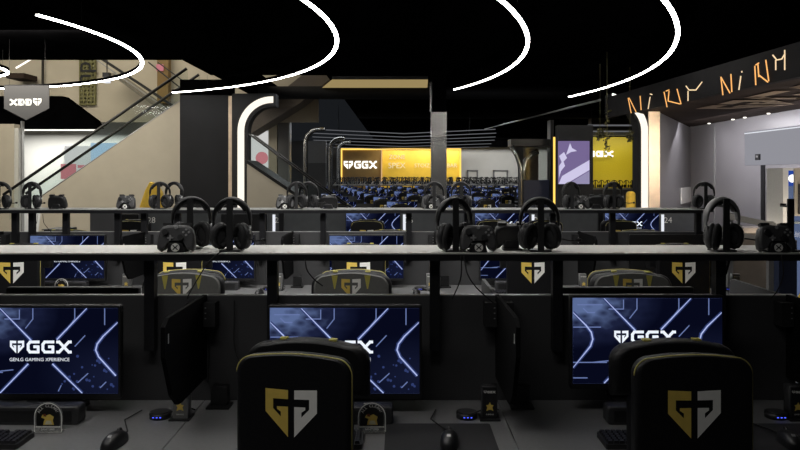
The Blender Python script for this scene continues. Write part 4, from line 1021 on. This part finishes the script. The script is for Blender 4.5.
for i in range(5):
    desk(fins2[i], fins2[i+1], 5.25, 5.985, 'grey desk of the second row, %s from the left' % ordn[i], 'desks of the second row', zo=PZ)
    desk(fins2[i], fins2[i+1], 6.03, 6.70, 'grey desk behind the second partition, %s from the left' % ordn[i], 'desks behind the second partition', zo=PZ)
    on = i < 4
    copy_tree(P_mon if on else P_moff, (mc2[i], dm2, PZ), 0, ('lit' if on else 'unlit black') + ' monitor in the second desk row, %s from the left' % ordn[i], 'monitors of the second row')
    copy_tree(P_bar, (mc2[i], dm2 - .10, T), 0, 'dark soundbar in the second desk row, %s from the left' % ordn[i], 'soundbars of the second row')
    copy_tree(P_kb, (mc2[i] - .09, dm2 - .29, T), 0, 'black keyboard in the second desk row, %s from the left' % ordn[i], 'keyboards of the second row')
    copy_tree(P_mouse, (mc2[i] + .40, dm2 - .29, T), -.2, 'black mouse in the second desk row, %s from the left' % ordn[i], 'mice of the second row')
    copy_tree(P_badge, (mc2[i] + .05, dm2 - .20, T), 0, 'arched badge in the second desk row, %s from the left' % ordn[i], 'arched badges of the second row')
    copy_tree(P_tagl, (mc2[i] + .515, dm2 - .09, T), 0, 'info box with light-paled front in the second desk row, %s from the left' % ordn[i], 'info boxes of the second row')
    copy_tree(P_puck, (mc2[i] + .43, dm2 - .07, T), 0, 'round desk hub in the second desk row, %s from the left' % ordn[i], 'desk hubs of the second row')
    copy_tree(P_sock, (mc2[i] + .64, dm2 + .06, T), 0, 'black cable dock in the second desk row, %s from the left' % ordn[i], 'cable docks of the second row') if i < 4 else None
for k, (px, rz) in enumerate(((12, 4), (176, -3), (359, 0), (533, 2), (684, 0))):
    Yc = 5.33
    o = copy_tree(P_ch, (X(px, Yc - .07), Yc, PZ), math.radians(rz), 'black gaming chair seen from behind at the second desk row, %s from the left' % ordn[k], 'gaming chairs of the second row seen from behind'); o.scale = (1, 1, 1.01)
tag(MB(M_paper).box(-.07, -.06, 0, .07, .06, .012).build('paper_pad', loc=(X(309, 5.42), 5.36, T)), 'white pad on a second row desk left of the middle grey headed chair', 'paper')
for k, px in enumerate((68, 217, 390, 640)):
    Yc = 7.05
    copy_tree(P_ch, (X(px, Yc), Yc, PZ), PI, 'grey headed gaming chair facing the camera behind the second partition, %s from the left' % ordn[k], 'grey headed chairs behind the second partition')
hs2 = [(1, 3), (32, -8), (160, 20), (172, -15), (297, 6), (308, -10), (434, 8), (461, -8), (571, 22), (613, 10), (704, -30)]
for k, (px, rz) in enumerate(hs2):
    Yh = 5.98
    copy_tree(P_hs, (X(px, Yh), Yh + (.06 if k in (3, 5) else 0), ZS + .008), math.radians(rz), 'black headset on the second shelf, %s headset from the left' % (ordn + ['ninth', 'tenth', 'eleventh'])[k], 'headsets on the second shelf')
    if k not in (3, 5): copy_tree(P_st, (X(px, Yh), Yh, ZS), 0, 'black stand holding the %s headset from the left on the second shelf' % (ordn + ['ninth', 'tenth', 'eleventh'])[k], 'headset stands on the second shelf')
for k, (px, rz) in enumerate(((54, 180), (125.5, 0), (285, 0), (328, 180), (431, 4), (580.5, 0), (598, 180))):
    copy_tree(P_ctb if rz == 180 else P_ct, (X(px, 5.96), 5.96 + (.08 if rz == 180 else 0), ZS), math.radians(rz), 'black game controller on the second shelf, %s controller from the left' % ordn[k], 'game controllers on the second shelf')
cable('headset_cable', [(X(39, 5.9), 5.88, 1.34 + PZ), (X(38, 5.9), 5.88, 1.27 + PZ), (X(34, 5.9), 5.9, 1.21 + PZ), (X(33, 5.9), 5.92, 1.19 + PZ)], 'thin cable below the second headset of the second shelf')
cable('headset_cable', [(X(44, 5.9), 5.88, 1.34 + PZ), (X(45, 5.9), 5.88, 1.27 + PZ), (X(48, 5.9), 5.9, 1.22 + PZ), (X(50, 5.9), 5.92, 1.19 + PZ)], 'thin cable below the leftmost dark controller of the second shelf')
T, ZS = T0, ZS0

# ---- island 3 : numbered seats with wide monitors
Y3 = 9.75; dm3 = 9.55
t = thing('numbered_partition', 'grey desk partition with seat numbers behind the second shelf', 'desk partition', (0, Y3, 0))
MB(mat('slate_panel', (.085, .09, .095), .6, noise=.08, nscale=10)).box(X(90, Y3), 0, .05, X(703, Y3), .05, 1.19).build('divider_panel', t)
MB(M_metal).box(X(90, Y3), -.004, 1.19, X(703, Y3), .054, 1.205).build('top_rail', t)
for k, (px, s_) in enumerate(((151.5, '28'), (279, '27'), (409, '26'), (538, '25'), (668, '24'))):
    a = MB(M_white); put_text(a, s_, .105, lambda u, v: (u + X(px, Y3) + (.0), -.003, v + Z(220, Y3)), ); a.build('seat_number', t)
for k, px in enumerate((274, 404.3, 533, 662.5)):
    MB(G_bar).box(X(px, Y3) - .018, -.012, .80, X(px, Y3) + .018, -.001, Z(214.5, Y3)).build('light_bar', t)
for k, px in enumerate((145, 403 - 129*.94, 470, 600)):
    MB(M_metal).box(X(px, Y3) - .03, -.03, 0, X(px, Y3) + .03, -.001, 1.19).build('post', t)
for k, (px, w_) in enumerate(((115, 0), (244, 0), (373, 1), (502, 1), (600, 1), (632, 1))):
    if k == 4: continue
    copy_tree(P_mon3 if w_ else P_moff, (X(px, dm3), dm3, .0), 0, ('lit' if w_ else 'unlit') + ' wide monitor at the numbered partition, %s from the left' % ordn[k if k < 4 else 4], 'monitors at the numbered partition')
xs3 = [X(p, 9.6) for p in (92, 180, 309, 438, 567, 700)]
for k in range(5):
    desk(xs3[k], xs3[k+1], 8.95, 9.715, 'grey desk at the numbered partition, %s from the left' % ordn[k], 'desks at the numbered partition')
for k, (px, rz) in enumerate(((130, 5), (367, 0), (494, -4), (547, 3), (621, 0))):
    copy_tree(P_ch, (X(px, 9.0), 9.05, 0), math.radians(rz), 'black gaming chair at the numbered partition, %s from the left' % ordn[k], 'gaming chairs at the numbered partition')
a = MB(M_hallg).box(X(90, 8.7), 8.7, 0, X(117, 8.7), 8.75, Z(213, 8.7)); tag(a.build('grey_screen'), 'plain slate screen left of the first numbered seat', 'screen')
a = MB(M_black).box(X(44, 7.6), 7.6, 0, X(64, 7.6), 7.9, Z(230, 7.6)); a.box(X(44, 7.6), 7.55, Z(230, 7.6), X(64, 7.6), 7.9, Z(229, 7.6)); tag(a.build('low_cabinet'), 'low black cabinet seen between the left posts of the second partition', 'cabinet')

# ------------------------------------------------------------------ far rows: single-mesh versions
def simple_monitor():
    a = MB(M_black); a.box(-.31, .003, .81, .31, .035, 1.18); a.box(-.03, .035, .76, .03, .07, 1.0); a.box(-.12, -.02, .74, .12, .12, .752)
    screen_design(a, .60, .345, .001, .995, True); o = a.build('monitor'); o.location = FAR; return o
def simple_chair():
    a = MB(M_leather); a.prism(dome(.375, .48, 1.127, .055, .012, 4), -.075, -.01); a.prism(dome(.42, .955, 1.155, .075, .022, 4), .03, .12)
    a.mat(M_fabric).prism([(x*.93, .96 + (z-.96)*.93) for x, z in dome(.42, .955, 1.155, .075, .022, 4)], .12, .128); a.mat(M_stripe)
    for s_ in (-1, 1): a.box(s_*.088-.014, .06, 1.06, s_*.088+.014, .13, 1.16)
    emblem(a, .17, 0, 1.018, lambda u, v: (u, -.077, v), M_gold, M_white)
    a.mat(M_leather).box(-.2, .06, .40, .2, .55, .49); a.mat(M_metal).cyl((0, .28, .05), .03, .36, n=6).cbox((0, .28, .05), (.5, .05, .1)).cbox((0, .28, .05), (.05, .5, .1))
    o = a.build('gaming_chair'); o.location = FAR; return o
def simple_headset():
    a = MB(M_matte); n = 10
    a.tube([(-.082*math.cos(PI*k/n), 0, .142 + .085*math.sin(PI*k/n)) for k in range(n+1)], .011, 5)
    a.ell((-.066, 0, .06), (.026, .035, .05), 8, 6).ell((.066, 0, .06), (.026, .035, .05), 8, 6); a.box(-.015, .02, 0, .015, .032, .22).box(-.04, -.02, 0, .04, .05, .006)
    o = a.build('headset'); o.location = FAR; return o
SM, SC, SH = simple_monitor(), simple_chair(), simple_headset()
def put(o, loc, rz, label, cat, group):
    c = o.copy(); C.objects.link(c); c.location = loc; c.rotation_euler = (0, 0, rz); return tag(c, label, cat, group)
ORD = ordn + ['ninth', 'tenth', 'eleventh', 'twelfth', 'thirteenth', 'fourteenth', 'fifteenth', 'sixteenth', 'seventeenth', 'eighteenth', 'nineteenth', 'twentieth'] + ['twenty-' + q for q in ('first', 'second', 'third', 'fourth', 'fifth', 'sixth', 'seventh', 'eighth', 'ninth')] + ['thirtieth'] + ['thirty-' + q for q in ('first', 'second', 'third', 'fourth', 'fifth', 'sixth', 'seventh', 'eighth', 'ninth')]
rows = [14.2 + 3 * k for k in range(8)]
for r, Yd in enumerate(rows):
    xl = max(-6.6, X(310, Yd)); xr = X(515, Yd)
    if r >= 4: xr = X(540, Yd)
    hi = r >= 3
    lab = 'far hall desk partition, %s row from the front' % ORD[r]
    t = thing('desk_partition', ('low ' if not hi else 'dark ') + lab, 'desk partition', (0, Yd + .09, 0), 0, 'desk partitions in the far hall')
    MB(M_div).box(xl, .1, .05, xr, .14, 1.0).build('divider_panel', t)
    if hi:
        MB(M_shelf).box(xl, 0, 1.372, xr, .33, 1.378).build('shelf_board', t)
        MB(M_metal).box(xl, -.006, 1.346, xr, .336, 1.3715).build('shelf_frame', t)
        for q in range(9): xx = xl + .05 + (xr - xl - .1) * q / 8; MB(M_metal).box(xx - .02, .05, .9, xx + .02, .095, 1.345).build('post', t)
    dk = MB(M_desk).box(xl, -.64, .715, xr, .098, .74); dk.mat(M_metal).box(xl, -.6, 0, xl + .05, .05, .714).box(xr - .05, -.6, 0, xr, .05, .714)
    o = dk.build('worktop', loc=(0, Yd + .09, 0)); tag(o, 'long grey worktop in the far hall, %s row from the front' % ORD[r], 'desk', 'worktops in the far hall')
    x = xl + .62; k = 0; nh = 0; nb = 0
    while x < xr - .3:
        w_ = 'far hall, %s row back, %s from the left' % (ORD[r], ORD[k])
        put(SM, (x, Yd, 0), 0, 'lit monitor in the ' + w_, 'monitor', 'monitors in the far hall')
        put(SC, (x + random.uniform(-.1, .1), Yd - .75 + random.uniform(-.1, .05), 0), random.uniform(-.3, .3), 'black chair in the ' + w_, 'chair', 'gaming chairs in the far hall')
        if hi:
            for dx in (.05, .32, .62, .88):
                if x + dx > xr - .05: continue
                put(SH, (x + dx, Yd + .20 + random.uniform(-.05, .05), 1.3785), random.uniform(-.5, .5), 'headset on the %s row back of the far hall, %s from the left' % (ORD[r], ORD[nh]), 'headset', 'headsets in the far hall'); nh += 1
        x += 1.21; k += 1
# headset shelf before the yellow wall
Y = 20.5
t = thing('headset_counter', 'grey counter with a row of headsets before the yellow wall on the right', 'counter', (0, Y, 0))
MB(M_hallw).box(X(591, Y), 0, 1.28, X(636, Y), .5, 1.32).build('counter_top', t); MB(M_hallg).box(X(591, Y), .05, 0, X(636, Y), .45, 1.279).build('counter_front', t)
for k in range(7): put(SH, (X(596 + 6.2 * k, Y + .2), Y + .25, 1.3205), random.uniform(-.4, .4), 'black headset before the yellow wall, %s from the left' % ORD[k], 'headset', 'headsets before the yellow wall')

# remove the prototypes and everything under them
def kill(o):
    for c in list(o.children): kill(c)
    bpy.data.objects.remove(o)
for o in (P_mon, P_moff, P_bar, P_kb, P_mouse, P_badge, P_tag, P_tagl, P_puck, P_sock, P_hs, P_hss, P_st, P_ct, P_ctb, P_ch, P_mon3, SM, SC, SH): kill(o)
